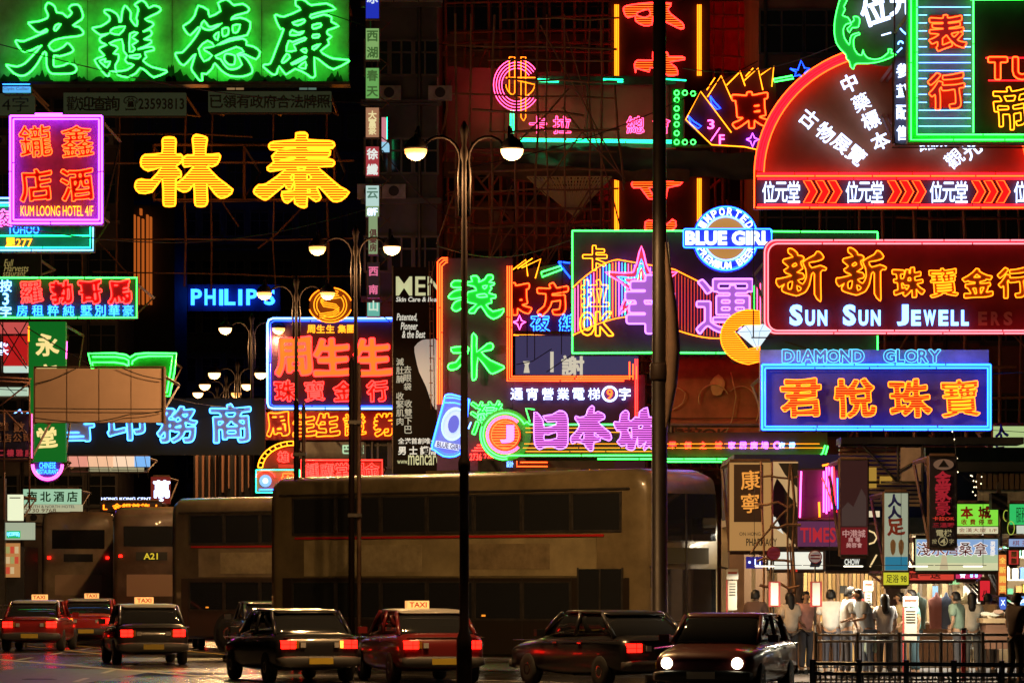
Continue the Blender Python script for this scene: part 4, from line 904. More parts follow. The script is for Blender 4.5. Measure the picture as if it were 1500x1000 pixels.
t = T('neon_sign', 'glowing blue beer can shaped neon sign leaning beside the black billboard', 'neon sign', 97, 660, 672)
CAN = [(653, 579), (662, 578), (680, 583), (688, 586), (686, 592), (681, 645), (678, 660), (667, 668), (650, 668), (637, 659), (633, 652), (650, 590)]
t.fill('panel', [lin_poly(CAN)], glow('canface', (.16, .20, .62)), .03, 3)
t.tubes('can_outline', [lin_poly(CAN)], N['sky'], 1.4, -.14, True); t.tubes('inner_outline', [lin_poly([(660+(x-660)*.90, 625+(y-625)*.92) for x, y in CAN])], N['blue'], 1.0, -.12, True)
t.fill('oval_face', [[(x+(625-y)*.12, y) for x, y in arc(664, 621, 18, 0, 360, 26, 25)[:-1]]], glow('canoval', (.55, .72, .95)), -.05, .4)
t.fill('oval_emblem', [[(x+(625-y)*.12, y) for x, y in arc(664, 621, 8, 0, 360, 18, 13)[:-1]]], glow('canoval2', (.12, .14, .65)), -.09, .3)
t.tubes('oval_ring', [[(x+(625-y)*.12, y) for x, y in arc(664, 621, 17, 0, 360, 26, 23)]], N['ice'], .8, -.14)
t.fill('name_band', [[(639, 645), (679, 652), (677, 661), (636, 654)]], glow('canband', (.7, .8, .95)), -.07, .3); t.text('BLUE GIRL', 640, 649, 676, 657, mat('navy_letter', (.02, .03, .3)), -.14, .02, .3, rot=9)
t.tubes('rim_tube', [[(652, 583), (666, 583), (686, 588)], [(650, 590), (666, 590), (684, 595)]], N['sky'], 1.0, -.13); t.tubes('side_flash', [[(690, 618), (686, 628)]], N['ice'], 1.2, -.1); t.back(650, 590, 680, 650, .2, 5)

# J round + 日本城 sign
t = T('neon_sign', 'long green tubed sign with a red J disc and violet hatched 日本城', 'neon sign', 98, 960, 673)
t.box('panel', 762, 633, 1212, 669, panel('olivedark', (.07, .05, .03)), 0, .4)
t.fill('round_panel', [arc(740, 637, 38, 0, 360, 34)[:-1]], mat('panel_jgreen', (.02, .25, .06), .5), -.01, 2)
t.tubes('green_tube', [[(1208, 652), (1204, 664), (1195, 671), (1180, 672), (875, 672)], [(1212, 653), (1208, 667), (1197, 675), (1180, 676), (960, 676)], arc(740, 637, 34, -85, -10-265, 30)[:0]+[(960, 667), (745, 667)]+arc(740, 637, 32, -90, -330, 30)+[(772, 618), (776, 622), (960, 622)], [(743, 672)]+arc(740, 637, 36, -95, -200, 14)], N['green'], 1.15, -.16)
t.tubes('upper_tube', [[(783, 600), (770, 598)]+[(772+k, 618) for k in (4,)]], N['green'], .9, -.16)
t.fill('red_disc', [arc(740, 637, 23, 0, 360, 30)[:-1]], mat('panel_jred', (.5, .08, .02), .5), -.08, 1)
t.tubes('disc_hatch', [[(740-math.sqrt(max(1, 400-(y-637)**2)), y), (740+math.sqrt(max(1, 400-(y-637)**2)), y)] for y in range(620, 657, 4)]+[arc(740, 637, 20.5, 0, 360, 26)], N['orange'], .8, -.2)
t.tubes('red_ring', [arc(740, 637, 27.5, 45, 318, 26), arc(740, 637, 25, 45, 318, 26)], N['rose'], .9, -.2)
t.text('J', 733, 623, 753, 649, N['pink'], -.26, .04, .6)
t.tubes('yellow_line', [[(770, 627), (955, 627)], [(770, 633), (955, 633)], [(768, 650), (1200, 650)], [(766, 656), (1205, 656)], [(770, 661), (955, 661)]], N['gold'], .55, -.1)
J1 = [[(95,105),(150,140),(190,200),(205,280),(330,245),(330,205),(240,215),(190,150),(290,135),(370,90),(430,110),(460,180),(460,450),(420,500),(360,512),(290,480),(200,490),(150,515),(100,460),(90,300)],[(205,350),(250,355),(335,325),(335,395),(205,412)]]
J2 = [[(725,35),(750,60),(745,125),(790,100),(860,135),(860,180),(795,215),(860,280),(920,330),(940,390),(910,420),(820,385),(815,420),(745,440),(740,510),(710,533),(660,490),(640,455),(560,430),(510,450),(490,410),(500,370),(550,320),(590,250),(540,180),(550,150),(590,165),(660,145),(680,80)],[(590,395),(635,330),(635,400)],[(750,330),(810,380),(760,370)]]
J3 = [[(1095,85),(1130,120),(1125,190),(1160,200),(1200,160),(1240,165),(1250,100),(1330,55),(1350,160),(1440,160),(1440,230),(1370,250),(1440,330),(1400,400),(1430,470),(1480,460),(1450,520),(1400,530),(1350,480),(1300,525),(1290,490),(1320,430),(1250,490),(1225,470),(1225,380),(1190,510),(1140,520),(1100,500),(1110,460),(1050,480),(1000,430),(1035,390),(1040,315),(1000,310),(965,240),(975,210),(1025,215),(1040,130)],[(1115,300),(1155,270),(1160,400),(1140,340)],[(1240,255),(1280,250),(1270,285),(1240,285)]]
M_vf = mat('deep_violet_face', (.12, .02, .16), .5)
for g in (J1, J2, J3): t.shape('character', traced(g, 770, 590, .13333), 'h', N['lilac'], M_vf, r=.95, d=-.36, step=3.3, rh=.7, mh=N['purple'])
t.row('平價之城', 985, 1052, 652, 10, 'f', N['hotred'], bold=.02, d=-.08); t.row('家居廣場', 1072, 1120, 652, 10, 'f', N['violet'], bold=.02, d=-.08); t.row('夜燈', 1145, 1160, 652, 9, 'f', N['ice'], bold=.02, d=-.08)
t.char('○', 1138, 652, 10, 'f', N['violet'], bold=.04, d=-.08)
t.back(770, 625, 1200, 668, .4, 6)
t = T('neon_sign', 'low red underlined sign strip behind the top of the big bus', 'neon sign', 104, 765, 700)
t.box('panel', 700, 674, 900, 700, panel('dusk', (.05, .035, .03)), 0, .3); t.tubes('red_tube', [[(762, 677), (802, 677)], [(757, 675), (757, 683), (802, 683)]], N['orange'], .8, -.1); t.text('設計', 742, 675, 752, 684, N['ice'], -.05); 
t.tubes('zigzag', [[(836, 686), (836, 702), (850, 687), (850, 702), (864, 687), (864, 702), (878, 687)]], N['gold'], .5, -.1); t.back(705, 676, 895, 698, .3, 5)
t.text('Waistline Reduction', 781, 690, 830, 695, mat('dull_brown_letter', (.12, .08, .04)), -.03)

# ================================================================== right: arch sign etc.
t = T('neon_sign', 'huge red neon arch sign with white radiating characters and repeated 位元堂 band', 'neon sign', 95, 1310, 308)
OUT = [(1104, 307), (1104, 250)]+arc(1310, 258, 206, 180, 0, 44, 192)+[(1516, 307)]
AW = panel('archwood', (.24, .10, .045), grain=.15)
t.fill('panel', [OUT], AW, .06, 3)
t.tubes('red_tube', [[(1104, 306), (1104, 255)]+arc(1310, 258, 206, 178, 2, 40, 192), [(1118, 254)]+arc(1310, 258, 192, 178, 2, 40, 178)], N['orange'], 1.0, -.25)
t.tubes('red_fill_tube', [[(1107, 250)]+arc(1310, 258, 203, 177, 3, 40, 189), arc(1310, 258, 199, 178, 2, 40, 185), arc(1310, 258, 195, 178, 2, 40, 181)], N['crimson'], 1.7, -.22)
t.box('band_panel', 1108, 262, 1520, 303, panel('bandblue', (.05, .05, .09)), -.06, .02)
t.tubes('band_tube', [[(1107, 259.5), (1516, 259.5)], [(1107, 305.5), (1516, 305.5)]], N['orange'], 1.1, -.25)
t.tubes('band_red_tube', [[(1108, 256), (1516, 256)], [(1109, 263), (1516, 263)], [(1109, 302), (1516, 302)]], N['crimson'], 1.7, -.22)
for x0 in (1125, 1247, 1370, 1493):
    for k, ch in enumerate('位元堂'): t.char(ch, x0+k*18.5, 282.5, 31, 'f', N['white'], bold=.012, d=-.2, sx=.58)
for x0 in (1176, 1299, 1422):
    for k in range(3):
        x = x0+k*18
        ar = [(x, 266), (x+11, 266), (x+20, 282), (x+11, 298), (x, 298), (x+9, 282)]
        o = t.tubes('arrow', [ar], N['orange'], .7, -.2, True); t.fill('arrow_face', [ar], glow('arrowred', (.85, .01, .01)), -.12, .3, o)
for s_, pts, rot in (('古物展覽', ((1184, 176), (1208, 196), (1231, 212), (1253, 229)), 40), ('中藥標本', ((1243, 124), (1260, 152), (1274, 178), (1288, 208)), -25), ('觀光', ((1396, 234), (1421, 220)), -40), ('館藏', ((1355, 210), (1372, 206)), -12)):
    for ch, (x, y) in zip(s_, pts): t.char(ch, x, y, 25, 'f', N['white'], bold=.02, d=-.25, rot=rot)
t.back(1160, 160, 1460, 300, .4, 9, rear='crimson')

# dragon-ringed emblem
t = T('neon_sign', 'green dragon ring emblem with white 位 and 元 at the top right', 'neon sign', 93.5, 1290, 102)
t.fill('panel', [arc(1297, 25, 72, 0, 360, 36)[:-1]], panel('mossy', (.10, .11, .06)), .05, 3)
D0 = [(1240,-20),(1228,5),(1222,30),(1221,50),(1224,65),(1230,74),(1238,82),(1239,88),(1243,92),(1245,100),(1249,103),(1251,97),(1255,95),(1270,95),(1285,93),(1300,88),(1311,82),(1304,80),(1305,75),(1300,74),(1300,79),(1290,87),(1280,89),(1270,87),(1264,80),(1263,75),(1261,83),(1255,81),(1250,73),(1249,62),(1252,55),(1258,53),(1257,50),(1250,52),(1246,54),(1244,60),(1243,68),(1236,58),(1234,46),(1238,38),(1245,36),(1250,32),(1249,27),(1255,27),(1258,31),(1256,42),(1247,43),(1243,50),(1240,44),(1246,38),(1241,28),(1233,25),(1237,16),(1235,12),(1241,0),(1244,-20)]
t.shape('dragon', [lin_poly(D0)], 'o', N['green'], glow('dragonface', (.01, .38, .03)), r=.85, d=-.22)
t.tubes('green_glow_tube', [[(1233, -20), (1226, 20), (1227, 55), (1240, 78), (1252, 90), (1280, 91)]], neon('leafgreen', (.03, 1.0, .08)), 1.4, -.12)
t.char('位', 1279, 19, 38, 'f', N['white'], bold=.035, d=-.25, rot=-18); t.char('元', 1322, 8, 38, 'f', N['white'], bold=.035, d=-.25)
t.tubes('stroke_tube', [[(1290, 54), (1304, 50)]], N['white'], 1.2, -.2); t.tubes('squiggle', [[(1313, 46), (1316, 42), (1321, 48), (1327, 53)], arc(1318, 66, 3.5, 0, 200, 8), [(1313, 79), (1320, 72)]], N['ice'], 1.3, -.2)
t.back(1250, 0, 1340, 80, .3, 4)
t = T('neon_sign', 'narrow vertical sign of white characters 參茸配售 beside the green frame', 'neon sign', 91.5, 1320, 212)
t.box('panel', 1311, 84, 1331, 211, panel('slate', (.08, .09, .12)), 0, .3); t.frame(1310, -30, 1331, 211, M_frame, 1.2, -.05, 'steel_rim')
t.colm('參茸配售', 1321, 105, 196, 21, 'f', N['white'], bold=.02, d=-.15, sx=.85); t.tubes('steel_bar', [[(1306, 217), (1500, 217)], [(1310, 213), (1500, 213)]], M_frame, 1.4, -.1); t.back(1312, 90, 1330, 205, .3, 6)

# watch sign with green frame
t = T('neon_sign', 'tall green framed sign with red 表行 on white scan line tubes', 'neon sign', 88, 1420, 210)
t.box('panel', 1340, -40, 1427, 205, mat('panel_greystripe', (.17, .2, .18), .6, grain=.25), 0, .4); t.box('side_panel', 1427.5, -40, 1540, 196, panel('noir', (.02, .018, .02)), .003, .4)
t.box('frame_channel', 1329.5, -40, 1343, 209, mat('green_channel', (.02, .42, .10), .5), -.1, .4); t.box('frame_channel', 1343.2, 197, 1540, 209, mat('green_channel', (.02, .42, .10), .5), -.1, .4)
t.tubes('green_tube', [[(1333, -40), (1333, 206.5), (1540, 206.5)], [(1341.5, -40), (1341.5, 199), (1540, 199)], [(1424, -40), (1424, 196)], [(1420, 2), (1540, 1)]], N['green'], 1.2, -.22)
t.tubes('scan_line', [[(1345, y), (1421, y)] for y in [12+i*11.6 for i in range(16)] if not (22 < y < 72 or 108 < y < 160)], N['ice'], .65, -.12)
t.tubes('scan_line_stub', [[(a, y), (b, y)] for y in [12+i*11.6 for i in range(16)] if (22 < y < 72 or 108 < y < 160) for a, b in ((1345, 1357), (1411, 1421))], N['ice'], .65, -.12)
t.box('letter_plate', 1361, 23, 1410, 72, mat('ruby_plate', (.45, .03, .03), .5), -.1, -.02); t.box('letter_plate', 1361, 109, 1410, 159, mat('ruby_plate', (.45, .03, .03), .5), -.1, -.02)
for ch, y in (('表', 49), ('行', 134)): t.char(ch, 1385, y, 51, 'o', N['orange'], glow('ruby_face', (.25, .01, .01)), bold=.03, brush=.8, r=.95, d=-.25)
M_tuf = mat('dark_red_face', (.25, .01, .01))
for ch, x in (('T', 1460), ('U', 1496)): t.char(ch, x, 102, 29, 'o', N['orange'], M_tuf, bold=.07, r=1.1, d=-.2, sx=1.0); 
t.char('帝', 1479, 158, 62, 'o', N['yellow'], bold=.016, brush=.9, r=1.0, d=-.2, sx=.85)
t.tubes('red_tube', [[(1443, 86), (1540, 86)], [(1447, 119), (1540, 119)]], N['crimson'], 1.0, -.1)
t.back(1345, 0, 1500, 195, .4, 6, rear='orange')

# Sun Sun jewellery sign
t = T('neon_sign', 'wide red bordered jewellery sign 新新 with white Latin letters, three letters unlit', 'neon sign', 86, 1330, 492)
t.fill('panel', [rrect(1118, 351, 1560, 491, 16)], panel('oxblood', (.16, .015, .018)), .06, 4)
t.tubes('neon_border', [[(1560, 353), (1134, 353)]+arc(1136, 371, 17, 90, 180, 6, 18)+[(1119, 472)]+arc(1136, 471, 17, 180, 270, 6, 18)+[(1560, 489)], [(1560, 358), (1138, 358)]+arc(1138, 374, 14, 90, 180, 6, 16)+[(1124, 470)]+arc(1138, 470, 14, 180, 270, 6, 15)+[(1560, 485)]], neon('redwhite', (2.6, .55, .65)), 1.15, -.22)
t.tubes('crimson_tube', [[(1560, 355.5), (1136, 355.5)]+arc(1137, 372, 15.5, 90, 180, 6, 17)+[(1121.5, 471)]+arc(1137, 470, 15.5, 180, 270, 6, 17)+[(1560, 487)]], N['crimson'], 1.3, -.18)
X1 = [[(235,90),(275,105),(325,150),(330,180),(380,185),(410,210),(400,245),(370,260),(375,300),(395,350),(320,400),(390,410),(415,450),(400,480),(330,500),(395,550),(440,460),(430,350),(395,270),(470,215),(545,175),(575,130),(620,140),(665,200),(640,235),(560,260),(475,275),(510,340),(620,310),(700,345),(680,375),(625,395),(630,750),(605,765),(545,680),(545,420),(510,420),(480,560),(430,650),(370,680),(310,700),(180,665),(130,640),(125,600),(160,550),(90,590),(50,530),(60,480),(90,480),(250,440),(180,410),(150,370),(210,330),(140,270),(150,230),(270,200),(210,150),(205,100)],[(260,310),(300,280),(315,305),(275,325)],[(205,540),(260,515),(245,610),(210,610)],[(320,570),(375,605),(335,640)]]
for ox in (1130, 1217.5): t.shape('character', traced(X1, ox, 355 if ox < 1200 else 354, .1133), 'o', N['amber'], mat('brown_gold_face', (.30, .14, .02), .5), r=.95, d=-.25)
for ch, x in (('珠', 1329), ('寶', 1380), ('金', 1430), ('行', 1482)): t.char(ch, x, 414, 42, 'o', N['amber'], mat('brown_gold_face', (.22, .09, .01), .5), bold=.035, brush=.8, r=.9, d=-.25)
xs_ = 1157
for wd, s_ in ((0, 'SUN'), (78, 'SUN'), (157, 'JEWELL')):
    x = 1156+wd
    for k, ch in enumerate(s_):
        big = k == 0; ww = (19 if ch == 'S' else 17) if big else (18 if ch == 'W' else 14 if ch != 'L' else 11); hh = 31 if big else 23
        t.text(ch, x, 477.5-hh, x+ww, 477.5, N['ice'], -.12, .045, 1.2, name='letter'); x += ww+4
for k, ch in enumerate('ERS'): t.text(ch, 1432+k*18.5, 457, 1445+k*18.5, 477, mat('unlit_letter', (.45, .22, .16)), -.12, .04, 1, name='letter')
t.back(1135, 365, 1500, 480, .4, 7, rear='crimson')

# Diamond Glory
t = T('neon_sign', 'blue bordered neon sign 君悅珠寶 with pale header reading DIAMOND GLORY', 'neon sign', 82, 1282, 632)
t.box('panel', 1114, 533, 1450, 631, panel('royal', (.10, .09, .14)), 0, .45)
t.box('header_panel', 1114, 512, 1449, 532.5, mat('panel_header', (.35, .42, .5), .5, grain=.3), .05, .4)
t.frame(1115, 535, 1448.5, 629.5, N['sky'], 1.4, -.3); t.frame(1119.5, 540, 1444.5, 625, N['sky'], 1.1, -.28, 'inner_border'); t.frame(1117, 537, 1446.5, 627.5, N['blue'], 1.3, -.22, 'blue_underglow')
for s_, x0, x1 in (('DIAMOND', 1146, 1262), ('GLORY', 1294, 1376)):
    xc = (1154, 1169, 1183, 1201, 1220, 1238, 1256) if s_[0] == 'D' else (1302, 1318, 1334, 1351, 1368)
    for k, ch in enumerate(s_): 
        if ch == 'I': t.tubes('letter', [rrect(xc[k]-2, 514, xc[k]+2, 530, 1)], neon('aqua', (.2, 1.2, 2.0)), .6, -.15, True)
        else: t.char(ch, xc[k], 522, 17.5, 'o', neon('aqua', (.2, 1.2, 2.0)), bold=.06, r=.6, d=-.15, name='letter')
M_or2 = mat('vermilion_face', (.45, .05, .015), .5)
for ch, x in (('君', 1172), ('悅', 1250), ('珠', 1331), ('寶', 1404)): t.char(ch, x, 583, 54, 'h', N['amber'], M_or2, bold=.035, brush=.6, r=.9, d=-.3, step=3.6, rh=.6, sx=1.05, mh=neon('vermilion', (3.0, .12, .02))); 
t.back(1125, 545, 1440, 620, .45, 5, rear='orange')
t = T('neon_sign', 'yellow hatched disc with a glowing white diamond between the red and blue signs', 'neon sign', 84, 1100, 535)
disc = arc(1102, 493, 46, 100, 262, 26, 40)+[(1110, 532), (1112, 515), (1098, 515), (1075, 485), (1112, 475), (1108, 456)]
disc = [(1112, 456)]+arc(1100, 494, 45, 95, 265, 26, 40)+[(1113, 530), (1112, 508), (1095, 512), (1075, 486), (1088, 476), (1113, 476)]
t.fill('panel', [disc], mat('panel_gold', (.20, .10, .01), .5), .02, 3); t.shape('disc_hatching', [np.array(disc)], 'h', N['amber'], None, r=1.0, d=-.16, step=3.2, rh=.85)
t.fill('diamond_face', [[(1079, 487), (1091, 477), (1118, 475), (1130, 484), (1109, 513)]], glow('diamond', (.75, .95, 1.1)), -.1, .6)
t.tubes('facet', [[(1079, 487), (1130, 485)], [(1091, 477), (1098, 487), (1109, 513)], [(1118, 475), (1112, 487), (1109, 513)]], glow('facet_edge', (.15, .35, .5)), .4, -.18)
t.tubes('hanger', [[(1101, 330), (1101, 497)], [(1098, 497), (1130, 497)]], M_wire, 1.0, -.6); t.back(1075, 465, 1108, 525, .3, 3)

# ================================================================== street lamps and poles
M_pole = mat('bronze_painted_steel', (.011, .006, .0045), .6, .0, spec=.15, grain=.3, gscale=2)
M_bowl = mat('lamp_bowl', (.8, .7, .5), .4, em=(1.0, .42, .09), es=2.3)
M_bowl2 = mat('lamp_bowl_bright', (.8, .7, .5), .4, em=(1.0, .50, .17), es=6)
def lamp(label, px, D, ys, offs, top, rg=.21, bright=(0, 1), power=1500, fat=False):
    s = D/F; x = (px-750)*s; t = empty('street_lamp', (x, D, 0), label, 'street lamp', 'twin-armed street lamps along the road')
    H = CAMZ+(HY-top)*s
    mb = MB(); r0 = .09 if fat else .08
    mb.lathe([(r0*1.6, 0), (r0*1.6, .9), (r0, 1.1), (r0*.95, 4), (r0*1.25, 4.05), (r0*1.25, 4.2), (r0*.8, 4.3), (r0*.55, H-.6), (r0*.9, H-.5), (r0*.9, H-.4), (r0*.5, H-.3), (.07, H-.1), (.09, H), (.02, H+.16)], n=12)
    obj('pole', mb, M_pole, t, True)
    for i, o_ in enumerate(offs):
        gz = CAMZ+(HY-ys)*s; ox = o_*s; sg = 1 if ox > 0 else -1; rr = abs(ox)*.5
        arm = MB().tube([(sg*.08, 0, H-1.6), (sg*.1, 0, H-.9)]+[(ox*.5-ox*.42*math.cos(R(a)), 0, H-.55+.42*math.sin(R(a))) for a in range(0, 181, 20)]+[(ox*.95, 0, gz+.42), (ox, 0, gz+.3)], .03, False, 6)
        a = obj('arm', arm, M_pole, t, True)
        cap = MB().lathe([(.02, gz+rg+.06), (.04, gz+rg+.01), (rg*.5, gz+rg*.87), (rg*.77, gz+rg*.64), (rg*.94, gz+rg*.34), (rg*1.03, gz+.04), (rg*1.02, gz-.01)], (ox, 0, 0), 16)
        obj('cap', cap, M_pole, t, True)
        bw = MB().lathe([(rg*.98, gz-.012), (rg*.93, gz-rg*.4), (rg*.7, gz-rg*.75), (rg*.35, gz-rg*.95), (.02, gz-rg)], (ox, 0, 0), 16)
        obj('bowl', bw, M_bowl2 if i in bright else M_bowl, t, True)
        l = bpy.data.lights.new('lamp_light', 'SPOT'); l.spot_size = R(172); l.spot_blend = .2; l.energy = power*.75; l.color = (1, .56, .22); l.shadow_soft_size = .15
        lo = bpy.data.objects.new('lamp_light', l); COL.objects.link(lo); lo.parent = t; lo.location = (ox, 0, gz-rg-.12)
        l = bpy.data.lights.new('lamp_side_light', 'POINT'); l.energy = power*.16; l.color = (1, .5, .18); l.shadow_soft_size = .2
        lo = bpy.data.objects.new('lamp_side_light', l); COL.objects.link(lo); lo.parent = t; lo.location = (ox, -.05, gz-rg-.2)
    return t
lamp('nearest twin-armed street lamp with tall pole in front of the green vertical characters', 680, 71, 218, (-71, 70), 190, .215, (1,), 2200, True)
lamp('second street lamp rising in front of the jeweller sign 周生生', 521, 92, 361, (-56, 53), 340, .21, (1,), 1800)
lamp('third street lamp with one globe before the blue rooftop letters', 434, 107, 428, (-47, 46), 412, .21, (), 1500)
lamp('fourth street lamp behind the left edge of the jeweller sign', 369, 122, 480, (-39, 39), 466, .21, (0,), 1500)
lamp('fifth street lamp above the bookshop sign', 348, 148, 546, (-34, 34), 534, .24, (0, 1), 1000)
lamp('sixth street lamp in the far street', 331, 160, 563, (-31, 31), 553, .24, (0, 1), 800)
lamp('farthest street lamp deep in the street', 318, 174, 575, (-28, 28), 568, .24, (0,), 600)
t = empty('tall_pole', ((966-750)*75/F, 75, 0), 'thick dark pole rising the full height right of centre', 'pole')
mb = MB().lathe([(.28, 0), (.28, .25), (.16, .3), (.15, 6), (.145, 6.5), (.11, 18)], n=14); obj('pole', mb, mat('dark_pole', (.010, .006, .005), .5, .3, grain=.3), t, True)
obj('collar', MB().lathe([(.17, 5.9), (.19, 5.95), (.19, 6.2), (.17, 6.25)], n=14), M_pole, t, True)
cb = MB(); 
for k in range(3): cb.tube([(.17, -.05, 8.6-k*.05), (.24, -.1, 7.6), (.28+k*.03, -.1, 6.6), (.25, -.1, 5.6), (.17, -.05, 4.9)], .02, False, 5)
obj('cable', cb, M_wire, t)
vs = []; n = 14
bag = MB(); prof = [(8.6, .02, .04), (7.9, .10, .09), (7.2, .17, .12), (6.5, .21, .14), (5.8, .17, .13), (5.2, .08, .08), (4.95, .02, .03)]
for i, (z, rx, ry) in enumerate(prof):
    for k in range(12): a = 2*math.pi*k/12; bag.v.append((.10+(rx+rx*math.cos(a)*(1+.15*math.sin(3*a+z)))*.72, -.06+ry*math.sin(a), z))
for i in range(len(prof)-1):
    for k in range(12): l = (k+1) % 12; bag.f.append((i*12+k, i*12+l, (i+1)*12+l, (i+1)*12+k))
obj('wrapped_banner', bag, mat('brown_tarp', (.07, .04, .025), .8, grain=.4), t, True)
for (px, D, y0, hh, lab) in ((438, 88, 590, 0, 'slim pair of rusty posts left of the fortune-teller sign'), (519, 84, 530, 0, 'slim dark post before the last jeweller character')):
    s = D/F; t = empty('slim_post', ((px-750)*s, D, 0), lab, 'post'); H = CAMZ+(HY-y0)*s
    obj('post', MB().lathe([(.07, 0), (.06, H), (.02, H+.1)], (-.06, 0, 0), 8), M_pole, t, True); obj('post', MB().lathe([(.05, 0), (.045, H-.1), (.02, H)], (.1, .1, 0), 8), M_rust, t, True)
    obj('clamp', MB().box(-.14, .16, -.08, .16, H*.5, H*.5+.08).box(-.14, .16, -.08, .16, H*.8, H*.8+.08), M_frame, t)

# ================================================================== right-hand shop row
SD = 82.0
def X(px, D): return (px-750)*D/F
def Z(py, D): return CAMZ+(HY-py)*D/F
t = empty('shop_building', (X(1270, SD), SD, 0), 'open-fronted lit shops along the right pavement', 'building')
ox, oy = X(1270, SD), SD
def sb(name, m, *b, parent=None):
    mb = MB()
    for (x0, x1, y0, y1, z0, z1) in b: mb.box(x0-ox, x1-ox, y0-oy, y1-oy, z0, z1)
    return obj(name, mb, m, parent or t)
xl, xr = X(1076, SD), X(1580, SD)
M_warm = mat('warm_wall', (.50, .36, .20), .7, grain=.3, gscale=1.5)
sb('back_wall', M_warm, (xl, xr, 87, 87.2, 0, 3.4)); sb('ceiling', mat('shop_ceiling', (.5, .48, .4), .8), (xl, xr, SD, 87, 3.2, 3.35))
sb('floor', mat('shop_floor', (.35, .28, .2), .3), (xl, xr, SD, 87, .141, .17))
sb('upper_wall', P_black, (xl, xr, SD+.2, 87, 3.36, 4.7)); sb('fascia', M_frame, (xl, xr, SD-.05, SD+.19, 3.0, 3.35))
for px in (1079, 1165, 1308, 1452): sb('pillar', mat('pillar_tile', (.3, .2, .14), .4, grain=.3), (X(px, SD)-.16, X(px, SD)+.16, SD-.04, SD+.35, .17, 3.0))
for i in range(9):
    x = xl+.6+i*.88; sb('ceiling_light', glow('tube_white', (1.0, .92, .7), 5.0), (x-.3, x+.3, 83.2, 83.35, 3.12, 3.18)); 
    l = bpy.data.lights.new('shop_light', 'AREA'); l.shape = 'RECTANGLE'; l.size = .6; l.size_y = 1.2; l.energy = 95; l.color = (1, .80, .52) if i < 4 else (1, .93, .78)
    lo = bpy.data.objects.new('shop_light', l); COL.objects.link(lo); lo.parent = t; lo.location = (x-ox, 83.9-oy, 3.1)
# curtains / warm panelling on left shop, shelves with goods on the right
for i in range(22): sb('wall_panel', mat('gold_panel%d' % (i % 3), ((.55, .38, .16), (.42, .26, .10), (.3, .18, .09))[i % 3], .5), (X(1180+i*6, 85), X(1184.5+i*6, 85), 85.5, 85.56, .2, 3.0))
for a_ in (1085, 1108, 1140): sb('wall_panel', mat('darkening_panel', (.12, .07, .04), .6), (X(a_, 85), X(a_+17, 85), 85.3, 85.36, .2, 3.0))  # dark panels added to tone down the strongly lit back wall
for i, (a, b) in enumerate(((1255, 1282), (1233, 1256), (1196, 1222), (1205, 1240))): sb('dark_opening', M_black if False else P_black, (X(a, 84), X(b, 84), 84.4+i*.1, 84.45+i*.1, 2.2, 2.8))
rnd = random.Random(5)
for r_ in range(5):
    z = .5+r_*.5
    sb('shelf', mat('shelf_board', (.5, .5, .45), .5), (X(1410, 84.5), xr-.1, 84.3, 84.8, z, z+.03))
    k = 0; x = X(1412, 84.5)
    while x < xr-.3 and k < 26:
        wq = rnd.uniform(.09, .2); hq = rnd.uniform(.18, .4)
        c = rnd.choice([(.6, .05, .04), (.6, .5, .1), (.1, .35, .2), (.6, .6, .55), (.1, .2, .5), (.6, .3, .1), (.75, .7, .6)])
        sb('goods_box', mat('goods_%d' % int(c[0]*100+c[1]*10+c[2]*7), c, .4), (x, x+wq, 84.35, 84.65, z+.03, z+.03+hq)); x += wq+rnd.uniform(.02, .08); k += 1
for k, px in enumerate(range(1325, 1410, 11)): sb('shutter_panel', mat('brown_shutter%d' % (k % 2), ((.10, .08, .06), (.3, .22, .12))[k % 2], .4), (X(px, 85), X(px+(8 if k % 2 else 4), 85), 85, 85.05, .2, 3.0))
for k, (px, c) in enumerate(((1330, (.25, .12, .07)), (1345, (.08, .12, .10)), (1372, (.20, .07, .06)), (1386, (.06, .08, .14)), (1399, (.15, .12, .08)), (1415, (.25, .2, .1)))): # clothes racks
    mbq = MB().lathe([(.02, 1.75), (.05, 1.66), (.19, 1.58), (.17, 1.35), (.15, 1.0), (.16, .95)], (X(px, 83.4)-ox, 83.4-oy, 0), 10); mbq.v = [(a_, (b_-(83.4-oy))*.35+(83.4-oy), c_) for a_, b_, c_ in mbq.v]; obj('hanging_garment', mbq, mat('garment%d' % k, c, .9), t, True)
rnd = random.Random(31)
for k in range(34):
    px = 1185+rnd.random()*215; z = .9+rnd.random()*1.9; ww, hh = rnd.uniform(.08, .3), rnd.uniform(.08, .35); c = rnd.choice([(.6, .08, .05), (.12, .08, .05), (.7, .62, .4), (.1, .2, .35), (.5, .3, .08), (.08, .2, .1), (.03, .03, .03)])
    sb('wall_card', mat('card_%d' % int(c[0]*100+c[1]*10+c[2]*7), c, .5), (X(px, 85), X(px, 85)+ww, 84.9+k*.004, 84.93+k*.004, z, z+hh))
for (a_, b_) in ((1192, 1240), (1252, 1290), (1330, 1395)): sb('counter', mat('dark_counter', (.16, .08, .04), .4), (X(a_, 84), X(b_, 84), 83.6, 84.2, .17, 1.05)); sb('counter_top', mat('counter_top', (.5, .45, .35), .3), (X(a_-1, 84), X(b_+1, 84), 83.5, 84.25, 1.051, 1.1))
